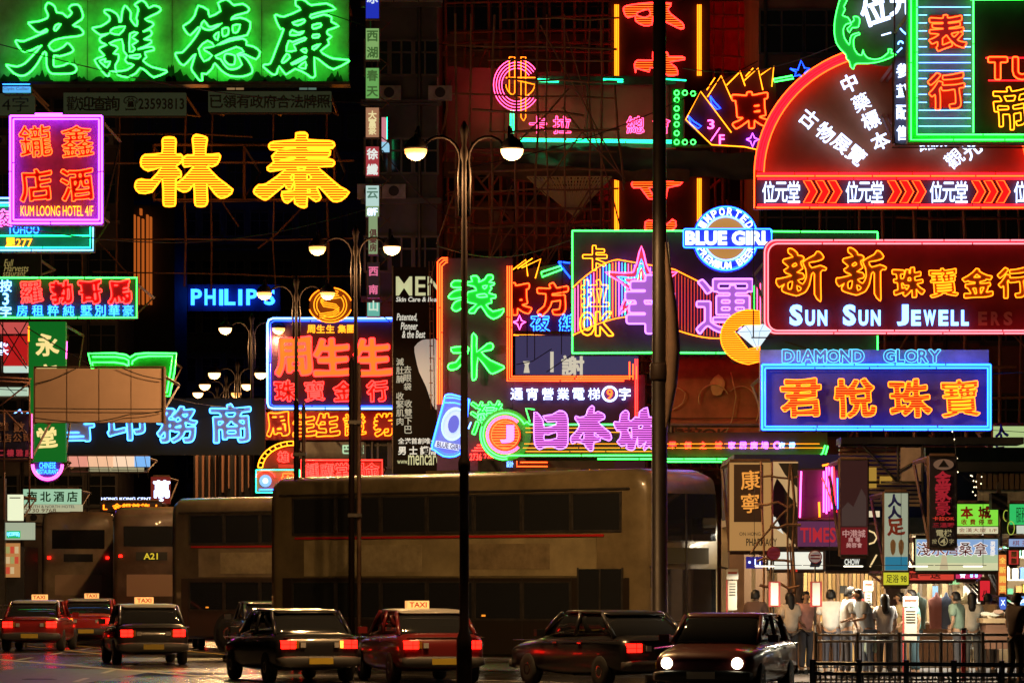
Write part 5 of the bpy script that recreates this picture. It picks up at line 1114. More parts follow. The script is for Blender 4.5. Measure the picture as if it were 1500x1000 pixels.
# corrugated awning soffit and brackets above shops
t = T('corrugated_awning', 'corrugated metal awning on diagonal brackets above the shop boards', 'awning', 80.5, 1300, 745)
for i in range(15): t.box('corrugation', 1232, 650+i*6.2, 1352, 653.5+i*6.2, mat('corrugated', (.40, .27, .16), .4, .6), .3+i*.02, .6)
for a, b in (((1232, 652), (1352, 652)), ((1232, 706), (1352, 706)), ((1262, 650), (1315, 705)), ((1316, 650), (1316, 706)), ((1318, 690), (1354, 668)), ((1352, 640), (1352, 720))): t.tubes('brace', [[a, b]], M_frame, 2.0, .1)
t.box('soffit', 1232, 640, 1500, 650, P_black, 0, 1.2); t.box('hanging_cloth', 1320, 655, 1350, 704, mat('pale_cloth', (.45, .35, .28), .8, grain=.3), .12, .16)
t.box('gold_sign', 1272, 684, 1285, 714, glow('goldsign', (.35, .2, .03)), .15, .2); t.box('gold_sign', 1290, 697, 1308, 708, glow('goldsign', (.35, .2, .03)), .15, .2)
t = T('added_tube_lights', 'added row of bare fluorescent tubes lighting the people on the pavement', 'added tube lights', 73.0, 1300, 760)  # tubes added over the pavement to light the people there
for i, px in enumerate((1120, 1250, 1345, 1425)):
    t.tubes('added_fluorescent_tube', [[(px-14, 829), (px+14, 829)]], glow('tube_white', (1.0, .92, .7), 5.0), .8, 0)
    l = bpy.data.lights.new('added_tube_light', 'AREA'); l.shape = 'RECTANGLE'; l.size = .5; l.size_y = .2; l.energy = 75; l.color = (1, .88, .65); l.spread = R(170)
    lo = bpy.data.objects.new('added_tube_light', l); COL.objects.link(lo); lo.parent = t.e; q_ = t.W(px, 830, 0); lo.location = (q_[0]-t.o[0], q_[1]-t.o[1], q_[2]-t.o[2]-.05)
for px in (1105, 1215, 1320, 1440): t.tubes('hanger_rod', [[(px, 827), (px, 690)]], M_wire, .4, 0)
t.tubes('conduit', [[(1100, 827.5), (1445, 827.5)]], M_wire, .5, 0)
t = T('string_lights', 'loose string of tiny warm bulbs hanging by the dark vertical board', 'string lights', 77, 1430, 736)
t.tubes('wire', [[(1397, 630), (1403, 690), (1420, 705), (1440, 697)], [(1420, 700), (1436, 720), (1428, 726)]], M_wire, .4, .02)
mb = MB()
for x, y in ((1395, 632), (1398, 643), (1402, 671), (1403, 691), (1361, 717), (1422, 696), (1438, 698), (1426, 704), (1430, 705), (1437, 708), (1427, 713), (1430, 713), (1425, 720), (1429, 725), (1424, 697)):
    c = t.W(x, y); mb.lathe([(.003, c[2]-.014), (.014, c[2]), (.003, c[2]+.014)], (c[0], c[1], 0), 6)
t.put('bulb', mb, glow('bulb', (1.0, .8, .45), 4), smooth=True)

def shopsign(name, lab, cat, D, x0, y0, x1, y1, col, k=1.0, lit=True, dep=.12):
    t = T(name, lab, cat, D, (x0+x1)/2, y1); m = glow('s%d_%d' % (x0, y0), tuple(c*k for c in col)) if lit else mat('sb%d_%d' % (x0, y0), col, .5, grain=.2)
    t.box('panel', x0, y0, x1, y1, m, 0, dep); t.box('rim', x0-1, y0-1, x1+1, y0, M_frame, -.02, dep); t.box('rim', x0-1, y1, x1+1, y1+1, M_frame, -.02, dep); t.back(x0+1, y0+1, x1-1, y1-1, dep, 3); return t
black = mat('black_letter', (.01, .01, .01))
t = shopsign('pharmacy_sign', 'amber lit chemist board with big 康寧 and PHARMACY below', 'sign', 79.5, 1069, 677, 1130, 806, (.36, .19, .06))
t.box('dark_inset', 1075, 680, 1118, 764, mat('inset_dark', (.05, .03, .02)), -.03, -.002)
t.colm('康寧', 1099, 702, 736, 28, 'f', glow('orangeletter', (.75, .3, .05)), bold=.05, brush=.6, d=-.05); t.text('ON HONG', 1083, 779, 1114, 784, black, -.02); t.text('PHARMACY', 1093, 788, 1138, 799, black, -.02, .01)
t = T('leg_poster', 'cream poster with a big black high-heeled leg shape behind bamboo', 'poster', 80, 1150, 800)
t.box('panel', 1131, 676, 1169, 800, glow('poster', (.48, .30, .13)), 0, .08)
t.fill('printed_leg', [lin_poly([(1138, 700), (1155, 725), (1169, 745), (1169, 800), (1150, 780), (1135, 765), (1131, 730)])], mat('poster_black', (.02, .02, .015)), -.01, .2); t.fill('printed_shape', [[(1140, 678), (1169, 678), (1169, 715), (1150, 695)]], mat('poster_black', (.02, .02, .015)), -.012, .2)
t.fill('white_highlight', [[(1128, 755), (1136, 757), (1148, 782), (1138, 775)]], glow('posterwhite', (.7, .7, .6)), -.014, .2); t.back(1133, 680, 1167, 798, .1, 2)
t = shopsign('magenta_sign', 'dark magenta sign with red letters TIME under the pink neon', 'sign', 79, 1169, 763, 1228, 800, (.10, .025, .07)); t.text('TIMES', 1172, 772, 1224, 794, glow('timered', (.4, .02, .03)), -.02, .02)
t = T('neon_sign', 'small blazing pink, orange and blue vertical neon above the magenta sign', 'neon sign', 79.3, 1212, 765)
t.box('panel', 1169, 688, 1230, 762, mat('magenta_panel', (.12, .04, .10), .6), .02, .2)
t.tubes('pink_tube', [[(1206, 690), (1206, 750)], [(1210, 684), (1210, 752)], [(1214, 682), (1214, 748)], [(1218, 680), (1218, 745)], [(1173, 690), (1171, 760)]], N['pink'], 1.3, -.1); t.tubes('red_tube', [[(1204, 700), (1224, 750)], [(1220, 684), (1222, 740)]], N['hotred'], 1.4, -.14)
t.tubes('blue_tube', [[(1226, 700), (1227, 745)]], N['sky'], 1.2, -.1); t.tubes('amber_tube', [[(1204, 682), (1214, 680)], [(1199, 735), (1200, 757)]], N['amber'], 1.6, -.1); t.back(1175, 692, 1225, 758, .2, 2)
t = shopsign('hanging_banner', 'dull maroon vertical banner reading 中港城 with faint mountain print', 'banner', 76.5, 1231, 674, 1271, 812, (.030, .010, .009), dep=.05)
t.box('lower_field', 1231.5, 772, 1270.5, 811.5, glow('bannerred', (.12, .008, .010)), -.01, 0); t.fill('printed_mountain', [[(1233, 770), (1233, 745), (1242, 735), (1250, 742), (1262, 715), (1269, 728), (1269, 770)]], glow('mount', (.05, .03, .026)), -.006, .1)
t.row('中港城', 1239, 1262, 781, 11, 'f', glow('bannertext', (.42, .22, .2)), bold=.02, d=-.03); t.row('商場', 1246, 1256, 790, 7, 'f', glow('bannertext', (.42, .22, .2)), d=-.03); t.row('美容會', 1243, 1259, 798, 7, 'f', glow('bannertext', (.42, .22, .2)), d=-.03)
t = shopsign('black_sign', 'black shop sign lettered 周 and CHOW with cream curl', 'sign', 79.8, 1209, 770, 1291, 834, (.02, .018, .016), lit=False)
t.text('CHOW', 1237, 818, 1259, 827, glow('chowwhite', (.85, .85, .75)), -.02, .02); t.char('周', 1245, 808, 14, 'f', glow('chowwhite', (.85, .85, .75)), bold=.02, d=-.02)
t.tubes('cream_curl', [[(1270, 776), (1280, 780), (1284, 787), (1280, 794), (1270, 797)], [(1274, 830), (1284, 812)]], glow('curl', (.9, .65, .3)), 1.3, -.05); t.box('bulb_row', 1271, 748, 1288, 757, glow('bulbrow', (.7, .6, .4)), -.1, -.05)
t = shopsign('lit_fascia', 'white lit shop fascia strip behind the bus stop signs', 'sign', 80.2, 1126, 808, 1209, 833, (.85, .85, .72), 1.0)
t.box('blue_section', 1093, 815, 1120, 832, glow('violetbox', (.03, .02, .18)), 0, .1); t.text('• LI', 1096, 818, 1114, 828, N['white'], -.02); t.box('red_patch', 1158, 833.2, 1168, 837, glow('hotbar', (.6, .04, .02)), -.02, 0); t.fill('blue_figure', [[(1186, 830), (1190, 814), (1196, 812), (1204, 822), (1200, 830)]], mat('blue_letter', (.05, .1, .35)), -.02, .2)
for (px, pr, pc, lab, y, rw) in ((1194, 9.5, (.50, .42, .38), 'round pale bus stop sign with route lines on a thin pole', 815, 0), (1133, 9.5, (.22, .03, .05), 'round dull red bus stop disc on a thin pole by the bamboo', 810, 0)):
    t = T('bus_stop_sign', lab, 'bus stop sign', 74, px, HY+CAMZ*F/74, 'bus stop signs on the pavement')
    t.fill('disc', [arc(px, y, pr, 0, 360, 22)[:-1]], mat('stop%d' % px, pc, .5, em=tuple(c*.3 for c in pc), es=1), 0, .4); t.tubes('rim', [arc(px, y, pr, 0, 360, 22)], mat('maroon_paint', (.25, .02, .03), .5), .8, -.03)
    t.tubes('pole', [[(px, y+pr), (px, HY+CAMZ*F/74-10)]], M_frame, 1.2, .02); t.box('route_line', px-7, y-3, px+7, y-1, mat('maroon_paint', (.25, .02, .03), .5), -.04, -.03); t.box('route_line', px-7, y+1.5, px+7, y+3.5, mat('maroon_paint', (.25, .02, .03), .5), -.04, -.03)
    t.box('timetable_board', px-7, 851, px+10, 888, mat('red_board', (.35, .03, .03)), -.01, .05); t.box('timetable', px-4, 853, px+7, 886, mat('paper', (.6, .6, .55), .6), -.03, -.012)
for (px, y0, y1, wd, lab) in ((1073, 833, 893, 15, 'free-standing pale timetable post near the bus front'), (1272, 850, 905, 12, 'grey-white timetable board in front of the lit shop'), (1334, 873, 940, 20, 'white notice board on posts before the blurred shop')):
    t = T('timetable_post', lab, 'notice board', 73.5, px, HY+CAMZ*F/73.5)
    t.box('head', px-wd/2-1, y0, px+wd/2+1, y0+15, mat('paper', (.6, .6, .55), .6), 0, .06); t.box('board', px-wd/2+1, y0+17, px+wd/2-1, y1, mat('paper_dull', (.45, .42, .35), .6), 0, .06); t.tubes('pole', [[(px, y1), (px, 990)], [(px, y0+15), (px, y0+17)]], M_frame, 1.3, .03)
    t.box('red_line', px-wd/2+1, y0+4, px+wd/2-1, y0+7, mat('ruddy_letter', (.3, .05, .03)), -.01, -.001)
    for k_ in range(5): t.box('timetable_line', px-wd/2+3, y0+21+k_*4, px+wd/2-3, y0+22.2+k_*4, black, -.01, -.001)
    t.box('side_post', px-wd/2-1.5, y0+16, px-wd/2, 990, mat('red_board', (.35, .03, .03)), 0, .05)
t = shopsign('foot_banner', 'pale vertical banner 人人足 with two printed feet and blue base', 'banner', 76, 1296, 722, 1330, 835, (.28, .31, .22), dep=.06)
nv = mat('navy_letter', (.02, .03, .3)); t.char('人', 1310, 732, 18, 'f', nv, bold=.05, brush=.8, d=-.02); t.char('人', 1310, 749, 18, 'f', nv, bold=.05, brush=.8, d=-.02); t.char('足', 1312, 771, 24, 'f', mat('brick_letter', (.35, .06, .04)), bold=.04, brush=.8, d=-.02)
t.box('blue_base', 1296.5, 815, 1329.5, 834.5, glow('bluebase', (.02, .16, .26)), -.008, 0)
for px in (1308, 1320): t.fill('printed_foot', [lin_poly([(px-4, 795), (px, 789), (px+4, 795), (px+3, 808), (px, 813), (px-3, 808)])], mat('skin_print', (.35, .25, .15)), -.014, .1)
t = shopsign('yellow_sign', 'small yellow sign 足浴 98 under the pale foot banner', 'sign', 76, 1295, 838, 1331, 856, (.55, .52, .03)); t.text('足浴 98', 1298, 841, 1328, 853, black, -.02, .01)
t = shopsign('dark_vertical_sign', 'dark vertical board with red characters 金豪 and a circled 4 at its foot', 'sign', 75, 1362, 669, 1401, 800, (.03, .025, .035), lit=False)
t.fill('oval_plate', [arc(1382, 680, 15, 0, 360, 20, 8)[:-1]], glow('ovaltan', (.13, .07, .04)), -.02, .2); t.fill('oval_mark', [[(1374, 684), (1382, 673), (1390, 684)]], black, -.04, .2)
dr = glow('deepred', (.28, .012, .02)); t.colm('金家豪', 1381, 700, 743, 22, 'f', dr, bold=.04, brush=.6, d=-.03); t.text('卡拉OK', 1366, 756, 1398, 762, glow('hotbar', (.6, .04, .02)), -.03, .01); t.text('三溫暖', 1366, 765, 1398, 772, dr, -.03, .01)
t.text('電梯', 1371, 775, 1394, 785, glow('dimtan', (.3, .25, .12)), -.03, .02); t.text('4', 1377, 788, 1385, 797, glow('dimtan', (.3, .25, .12)), -.03, .02); t.tubes('circle', [arc(1381, 792, 6.5, 0, 360, 16)], glow('dimtan', (.3, .25, .12)), .6, -.04); t.text('按', 1365, 789, 1372, 796, glow('dimtan', (.3, .25, .12)), -.03); t.text('字', 1390, 789, 1397, 796, glow('dimtan', (.3, .25, .12)), -.03)
t = shopsign('green_lightbox', 'bright green lightbox with red 本城 above a cream strip', 'sign', 79, 1401, 738, 1462, 770, (.22, .72, .05)); rl = mat('red_letter', (.55, .03, .02)); t.row('本城', 1416, 1442, 750, 17, 'f', rl, bold=.04, brush=.5, d=-.02); t.row('收費停車', 1412, 1450, 764, 8, 'f', rl, bold=.02, d=-.02)
t.box('cream_strip', 1401, 771.2, 1462, 781, glow('creamstrip', (.65, .6, .38)), 0, .1); t.text('金漢大廈 1/F', 1404, 773, 1460, 779, rl, -.02)
t = shopsign('green_lightbox', 'second green lightbox cut by the right edge', 'sign', 79, 1480, 738, 1540, 768, (.03, .5, .12)); t.text('服務處 中心', 1488, 742, 1530, 765, mat('dkgreen_letter', (.01, .12, .05)), -.02); t.box('white_strip', 1490, 769.2, 1540, 781, glow('whitestrip', (.55, .6, .5)), 0, .1)
t.tubes('coil', [arc(1480, 773, 5, 0, 360, 12, 10), arc(1473, 755, 4, 60, 280, 10, 8)], glow('yellowcable', (.4, .5, .05)), .6, -.1)
t = shopsign('sauna_banner', 'wide seaside lightbox with red and white characters 淺水灣桑拿', 'sign', 77.5, 1342, 789, 1462, 835, (.42, .52, .30))
t.box('blue_sky_print', 1342.5, 789.5, 1461.5, 812, glow('seasky', (.22, .36, .62)), -.01, 0); t.box('sand_print', 1342.5, 824, 1461.5, 834.5, glow('seasand', (.62, .62, .36)), -.01, 0)
for ch, x in zip('淺水灣桑拿', (1353, 1374, 1394, 1414, 1436)): t.char(ch, x, 804, 20, 'f', glow('rwhite', (.85, .8, .75)), bold=.045, d=-.02); t.char(ch, x, 804, 19, 'f', rl, bold=.005, d=-.04)
t.colm('男賓部', 1454, 796, 810, 7, 'f', glow('rwhite', (.85, .8, .75)), d=-.02); t.fill('printed_figure', [[(1376, 834), (1380, 812), (1386, 812), (1389, 834)]], glow('printtan', (.5, .42, .25)), -.02, .1)
t = shopsign('right_lightbox', 'blue and white lightbox cut by the right edge beside the sauna board', 'sign', 77.5, 1479, 789, 1540, 800, (.25, .35, .6)); t.text('棋 茶 屋', 1483, 791, 1520, 799, rl, -.02)
t = shopsign('red_banner', 'long red cloth banner reading 買一送 under the seaside lightbox', 'banner', 79.5, 1326, 836, 1397, 849, (.62, .05, .03), dep=.03); t.text('買一送', 1331, 838, 1378, 847, black, -.02, .02)
t = shopsign('pink_sign', 'small red and pink sign with white burst right of the red banner', 'sign', 79.5, 1401, 837, 1438, 847, (.55, .03, .12)); t.fill('white_burst', [star(1410, 842, 5, 2.4)], N['white'], -.02, .2); t.row('88', 1423, 1430, 842, 6, 'f', N['ice'], bold=.02, d=-.02)
t = shopsign('orange_banner', 'narrow orange vertical banner hanging before the shelves', 'banner', 79, 1463, 812, 1474, 872, (.75, .19, .04), dep=.03); t.colm('全新開張', 1468.5, 820, 862, 9, 'f', glow('yellowletter', (.9, .6, .1)), d=-.02)
t = shopsign('red_plaque', 'red hanging plaque with black strokes right of the shutters', 'sign', 79, 1436, 850, 1450, 879, (.65, .02, .03), dep=.05); t.text('八', 1438, 864, 1448, 874, black, -.02, .03)
t = shopsign('price_board', 'pair of small red square cards at the right edge', 'sign', 79.4, 1478, 805, 1492, 826, (.5, .04, .03), dep=.04); t.colm('囍囍', 1485, 811, 821, 8, 'f', mat('gold_letter', (.6, .4, .1)), d=-.02)
t = shopsign('blue_card', 'small blue and white price card above the stall', 'sign', 77, 1464, 874, 1474, 892, (.08, .15, .6), dep=.04); t.text('X', 1466, 878, 1472, 886, N['white'], -.02)
t = shopsign('blue_card', 'bright blue lit card at the right edge above the stall', 'sign', 77, 1489, 873, 1515, 892, (.2, .45, .9), dep=.04); t.text('A', 1494, 876, 1502, 884, N['white'], -.02)
t = shopsign('upper_lightbox', 'yellow-green lightbox 人人足 below the blue sign at the right edge', 'sign', 83, 1456, 624, 1540, 670, (.42, .55, .22)); t.char('人', 1467, 630, 18, 'f', nv, bold=.05, brush=.8, d=-.03); t.char('人', 1467, 644, 18, 'f', nv, bold=.05, brush=.8, d=-.03); t.char('足', 1465, 661, 15, 'f', mat('brick_letter', (.35, .06, .04)), bold=.03, brush=.6, d=-.03)
t.text('按摩服務', 1474, 660, 1498, 666, mat('brick_letter', (.35, .06, .04)), -.02); t.tubes('wires', [[(1452, 630), (1500, 633)], [(1452, 641), (1500, 643)]], M_wire, .5, -.1)
t = T('speaker_box', 'black box lantern hanging between the green lightboxes', 'box', 77.5, 1463, 800)
t.box('body', 1451, 722, 1474, 746, P_black, -.2, .25); t.tubes('stem', [[(1465, 746), (1466, 800)]], M_frame, 2.5, 0); t.box('stay', 1460, 706, 1466, 722, M_frame, -.05, .05)
# dark facade band above with ribs, to hold the hanging signs
t = T('dark_canopy', 'dark corrugated canopy beam above the right-hand boards', 'canopy', 81.2, 1440, 730)
t.box('beam', 1356, 655, 1560, 690, P_black, 0, .8); 
for i in range(14): t.box('slat', 1432+i*8, 692, 1438+i*8, 716, mat('brown_slat', (.12, .07, .04), .6), .1+(i % 2)*.02, .3)
t.box('foam_edge', 1436, 717, 1560, 736, mat('grey_plaster', (.4, .38, .33), .8, grain=.5, gscale=4), .2, .5)

# pavement stalls, bollards, railing
t = T('market_stall', 'low stall heaped with cream goods at the right edge', 'stall', 74.5, 1465, HY+CAMZ*F/74.5-10)
t.box('table', 1440, 905, 1510, 912, M_warm, 0, 1.0); t.box('skirt', 1445, 912.2, 1508, 950, mat('brown_cloth', (.2, .1, .06), .9), .05, .95)
for k in range(26): x = 1442+rnd.random()*64; y = 903-rnd.random()*8; t.fill('bundle', [arc(x, y, 5+rnd.random()*3, 0, 360, 9, 3)[:-1]], mat('bundle%d' % (k % 3), ((.7, .62, .45), (.6, .4, .3), (.75, .75, .65))[k % 3], .8), rnd.random()*.6, 4)
for x in (1448, 1506): t.tubes('leg', [[(x, 912), (x, 1003)]], M_frame, 1.2, .5)
t = T('bollard', 'short red and white bollard by the railing on the right pavement', 'bollard', 71, 1412, 1000); t.box('post', 1409, 922, 1415, 1000, mat('bollard_red', (.55, .03, .03), .5), 0, .07); t.box('cap', 1408, 919, 1416, 922, M_frame, -.01, .08)
def railing(label, x0, y0, x1, y1, h, n, m):
    t = empty('railing', ((x0+x1)/2, (y0+y1)/2, 0), label, 'railing'); cx, cyy = (x0+x1)/2, (y0+y1)/2
    pt = lambda u, z: (x0+(x1-x0)*u-cx, y0+(y1-y0)*u-cyy, z)
    for z in (h, h-.12, .18): obj('rail', MB().bar(pt(0, z), pt(1, z), .025, 6), m, t, True)
    bm_ = MB().bar((0, 0, .18), (0, 0, h-.12), .012, 5).mesh('bar', m)
    for i in range(n): obj('bar', None, None, t, loc=pt((i+.5)/n, 0), mesh=bm_)
    pm = MB().bar((0, 0, 0), (0, 0, h+.05), .035, 6).mesh('post', m)
    for i in range(0, 6): obj('post', None, None, t, loc=pt(i/5, 0), mesh=pm)
    return t
M_rail = mat('railing_steel', (.35, .36, .38), .3, .8); M_rail2 = mat('railing_dull', (.15, .13, .11), .5, .4)
railing('steel railing cutting across the bottom right corner in the foreground', X(1195, 46), 46.5, X(1530, 46), 45.5, 1.0, 44, M_rail)
railing('pedestrian railing along the kerb before the waiting people', X(1195, 71), 71, X(1500, 71), 71, 1.0, 34, M_rail2)
railing('upright fence at the lower left edge beside the bus', X(-20, 116), 116, X(32, 116), 117, 1.25, 14, M_frame)

# ================================================================== people
def skin_chain(pts, edges, radii, subdiv=1, root=0):
    me = bpy.data.meshes.new('p'); me.from_pydata(pts, edges, []); o = bpy.data.objects.new('p', me); COL.objects.link(o)
    md = o.modifiers.new('s', 'SKIN'); md.use_smooth_shade = True
    for i, r_ in enumerate(radii):
        r_ = r_ if isinstance(r_, tuple) else (r_, r_); me.skin_vertices[0].data[i].radius = r_; me.skin_vertices[0].data[i].use_root = (i == root)
    sd = o.modifiers.new('d', 'SUBSURF'); sd.levels = subdiv; sd.render_levels = subdiv
    dg = bpy.context.evaluated_depsgraph_get(); m = bpy.data.meshes.new_from_object(o.evaluated_get(dg), depsgraph=dg)
    bpy.data.objects.remove(o); return m
def person(label, px, D, rz, top, legs_c, hair_c, h=1.68, lean=0, arms=((.25, .55), (-.05, .3)), look=0, longhair=False, bag=None, skirt=False, female=False, tone=(.42, .25, .16)):
    t = empty('person', (X(px, D), D, .15), label, 'person', rz=rz); k = h/1.7; ln = math.sin(R(lean)); lc = math.cos(R(lean)); sw = .17 if female else .195
    def up(x, y, z):   # lean about hips
        dz = z-.95; return (x*k, (y-dz*ln)*k, (.95+dz*(lc if dz > 0 else 1))*k)
    head = up(0, -.03, 1.58)
    pts = [up(0, 0, .95), up(0, .01, 1.15), up(0, .01, 1.34), up(0, 0, 1.45), up(0, -.015, 1.52), up(0, -.02, 1.60), up(0, -.015, 1.68)]
    rad = [(.15, .105), (.12, .09), (.125, .09), (.06, .055), (.05, .05), (.078, .092), (.06, .075)]
    ed = [(0, 1), (1, 2), (2, 3), (3, 4), (4, 5), (5, 6)]
    def addc(base, lst, rs):
        p = base
        for q, r_ in zip(lst, rs): pts.append(q); rad.append(r_); ed.append((p, len(pts)-1)); p = len(pts)-1
        return p
    arm_paths = []
    for s_, (f, e) in zip((-1, 1), arms):
        sh = up(s_*sw, 0, 1.40); el = up(s_*(sw+.06), -f*.28, 1.40-.28*math.sqrt(max(.05, 1-f*f))); wr = (el[0]-s_*.04*k, el[1]-e*.25*k, el[2]-.24*k*(1-abs(e))+.02*k)
        hd = (wr[0], wr[1]-.05*k*e, wr[2]-.06*k*(1-e)); arm_paths.append((sh, el, wr, hd))
        addc(2, [sh, el, wr, hd], [.052*k, .038*k, .026*k, (.032*k, .018*k)])
    for s_ in (-1, 1):
        st = .05*s_
        addc(0, [(s_*.09*k, 0, .88*k), (s_*.10*k, -.02+st*.3, .49*k), (s_*.11*k, st*.6+.02, .07*k), (s_*.12*k, st*.6-.14*k, .035*k)], [.088*k, .058*k, .042*k, (.045*k, .028*k)])
    rad = [r_ if not isinstance(r_, tuple) else (r_[0]*k if i < 7 else r_[0], r_[1]*k if i < 7 else r_[1]) for i, r_ in enumerate(rad)]
    sk = mat('skin_%d' % int(tone[0]*100), tone, .6)
    me = skin_chain(pts, ed, rad); me.materials.append(sk); me.name = 'body'; obj('body', None, None, t, mesh=me)
    # fingers: five tapering digits at each hand
    fm = MB()
    for (sh, el, wr, hd) in arm_paths:
        d = (Vector(hd)-Vector(el)).normalized()
        for q in range(4):
            b = Vector(hd)+Vector((.0, (q-1.5)*.017*k, 0)); fm.tube([b, b+d*.04*k, b+d*(.065+.01*(q in (1, 2)))*k+Vector((0, -.01, -.008))], .008*k, False, 5, .005*k)
        b = Vector(wr)+Vector((0, -.03*k, 0)); fm.tube([b, b+d*.03*k+Vector((0, -.025*k, 0)), b+d*.055*k+Vector((0, -.03*k, 0))], .009*k, False, 5, .006*k)
    obj('finger', fm, sk, t, True)
    # face: nose, eyes, ears
    hx, hy, hz = up(0, -.02, 1.60); fc = MB(); fc.lathe([(.003, -.02), (.016, -.008), (.018, .004), (.006, .03)], (hx, hy-.095*k, hz), 6)
    for s_ in (-1, 1): fc.lathe([(.004, -.03), (.016, -.015), (.02, .01), (.005, .03)], (hx+s_*.082*k, hy, hz), 6)
    obj('nose_and_ears', fc, sk, t, True)
    ey = MB()
    for s_ in (-1, 1): ey.lathe([(.003, -.006), (.011, 0), (.003, .006)], (hx+s_*.032*k, hy-.088*k, hz+.02*k), 6)
    ey.box(hx-.025, hx+.025, hy-.094*k, hy-.085*k, hz-.045*k, hz-.038*k); obj('eyes_and_mouth', ey, mat('eye_dark', (.05, .02, .02)), t)
    # hair cap
    hm = MB(); hr = [(.02, .125), (.055, .115), (.085, .08), (.098, .03), (.10, -.02), (.09, -.06)]
    if longhair: hr += [(.10, -.12), (.11, -.2), (.10, -.28), (.03, -.30)]
    hm.lathe([(r_*k, z_*k) for r_, z_ in hr], (0, 0, 0), 14); 
    hm.v = [(x+hx, y*1.12+hy+.022*k+(.02*k if z < -.02 else 0), z+hz+.0*k) if not (y < -.03*k and z < .05*k) else (x*.95+hx, y*.30+hy+.02*k, z+hz) for x, y, z in hm.v]
    obj('hair', hm, mat('hair_%d' % int(hair_c[0]*1000), hair_c, .5), t, True)
    # shirt
    sp = [up(0, 0, .84), up(0, .01, 1.14), up(0, .01, 1.33), up(0, 0, 1.455)]; sr = [(.178*k, .135*k), (.19*k, .145*k), (.215*k, .15*k), (.115*k, .10*k)]; se = [(0, 1), (1, 2), (2, 3)]
    for (sh, el, wr, hd) in arm_paths:
        mid = tuple(Vector(sh).lerp(Vector(el), .72)); sp += [sh, mid]; sr += [.10*k, .075*k]; n0 = len(sp); se += [(2, n0-2), (n0-2, n0-1)]
    me = skin_chain(sp, se, sr); me.materials.append(mat('shirt_%d_%d' % (int(top[0]*100), int(top[2]*100)), top, .85, grain=.15, gscale=6, bump=.2)); me.name = 'shirt'; obj('shirt', None, None, t, mesh=me)
    lm = mat('trousers_%d' % int(sum(legs_c)*1000), legs_c, .85, grain=.2, gscale=5)
    if skirt:
        obj('skirt', MB().lathe([(.15*k, .98*k), (.18*k, .85*k), (.22*k, .5*k), (.21*k, .49*k)], n=16), lm, t, True)
    else:
        tp = [(0, 0, .97*k)]; tr = [(.15*k, .112*k)]; te = []
        for s_ in (-1, 1):
            st = .05*s_; n0 = len(tp); tp += [(s_*.092*k, 0, .85*k), (s_*.10*k, -.02+st*.3, .49*k), (s_*.11*k, st*.6+.015, .12*k)]; tr += [.102*k, .076*k, .066*k]; te += [(0, n0), (n0, n0+1), (n0+1, n0+2)]
        me = skin_chain(tp, te, tr); me.materials.append(lm); me.name = 'trousers'; obj('trousers', None, None, t, mesh=me)
    sh_ = MB()
    for s_ in (-1, 1): sh_.box(s_*.12*k-.045, s_*.12*k+.045, s_*.03-.17*k, s_*.03+.08*k, 0, .075)
    obj('shoe', sh_, mat('shoe_dark', (.03, .03, .03)), t)
    if bag:
        bx = arm_paths[1][2]; b = MB().lathe([(.12, -.42), (.15, -.38), (.14, -.2), (.05, -.05), (.015, .0)], (bx[0]+.05, bx[1], bx[2]), 10)
        tag(obj('bag', b, mat('bag_'+bag[0], bag[1], .7), None, True, loc=None), bag[2], 'bag'); bo = bpy.data.objects[-1] if False else None
        for o in COL.objects:
            if o.name.startswith('bag') and o.parent is None and 'placed' not in o: o['placed'] = 1; o.location = t.location; o.rotation_euler = (0, 0, rz)
    return t
HK = (.012, .01, .009)
person('person in a white shirt seen from behind at the shop front', 1217, 75, R(170), (.8, .78, .74), (.05, .05, .07), HK, 1.66)
person('person in a grey-white shirt bowing the head beside the timetable board', 1239, 73, R(100), (.66, .66, .64), (.08, .08, .1), HK, 1.72, 8, ((.2, .3), (.1, .4)))
person('crouched dark haired person between two standing figures', 1257, 73.6, R(60), (.55, .5, .45), (.06, .05, .06), HK, 1.46, 24, ((.5, .8), (.5, .8)))
person('person in a grey T-shirt and pale jeans leaning over, face down', 1272, 72.6, R(-75), (.40, .46, .52), (.18, .24, .34), HK, 1.70, 18, ((.5, .7), (.4, .8)))
person('long-haired person in a white top holding a pale handbag by the railing', 1296, 72.5, R(185), (.8, .78, .82), (.05, .045, .05), HK, 1.58, 0, ((.05, .1), (.15, .3)), longhair=True, bag=('pale', (.45, .6, .5), 'pale green handbag held at the side of the long-haired person'), female=True)
person('person in a dull dark shirt near the round red stop disc', 1107, 75.5, R(140), (.12, .07, .06), (.04, .04, .05), HK, 1.65, 0)
person('person in a cream top behind the bamboo frame', 1158, 76, R(-160), (.7, .6, .5), (.06, .06, .07), HK, 1.60, 5, longhair=True, female=True)
person('person in pale clothes half hidden left of the round pale stop sign', 1180, 76.5, R(30), (.65, .32, .28), (.1, .08, .08), HK, 1.62)
person('person in an aqua shirt walking past the shutters', 1340, 74, R(-90), (.25, .55, .55), (.05, .1, .13), HK, 1.66, 6, ((.4, .5), (-.3, .1)))
person('stout person in a beige shirt walking behind the aqua one', 1322, 75.5, R(-95), (.55, .45, .25), (.1, .09, .07), HK, 1.60, 5, ((.3, .5), (-.2, .1)))
person('person in a faded green top by the garment racks', 1404, 75, R(-120), (.25, .36, .28), (.06, .07, .06), HK, 1.62, 6)
person('person in cream striped top facing the goods shelves', 1424, 76, R(175), (.75, .72, .62), (.1, .1, .1), HK, 1.60, 0, female=True, longhair=True)
person('dark silhouetted person standing at the right edge before the stall', 1487, 68.5, R(120), (.06, .04, .035), (.03, .025, .025), HK, 1.62, 4)
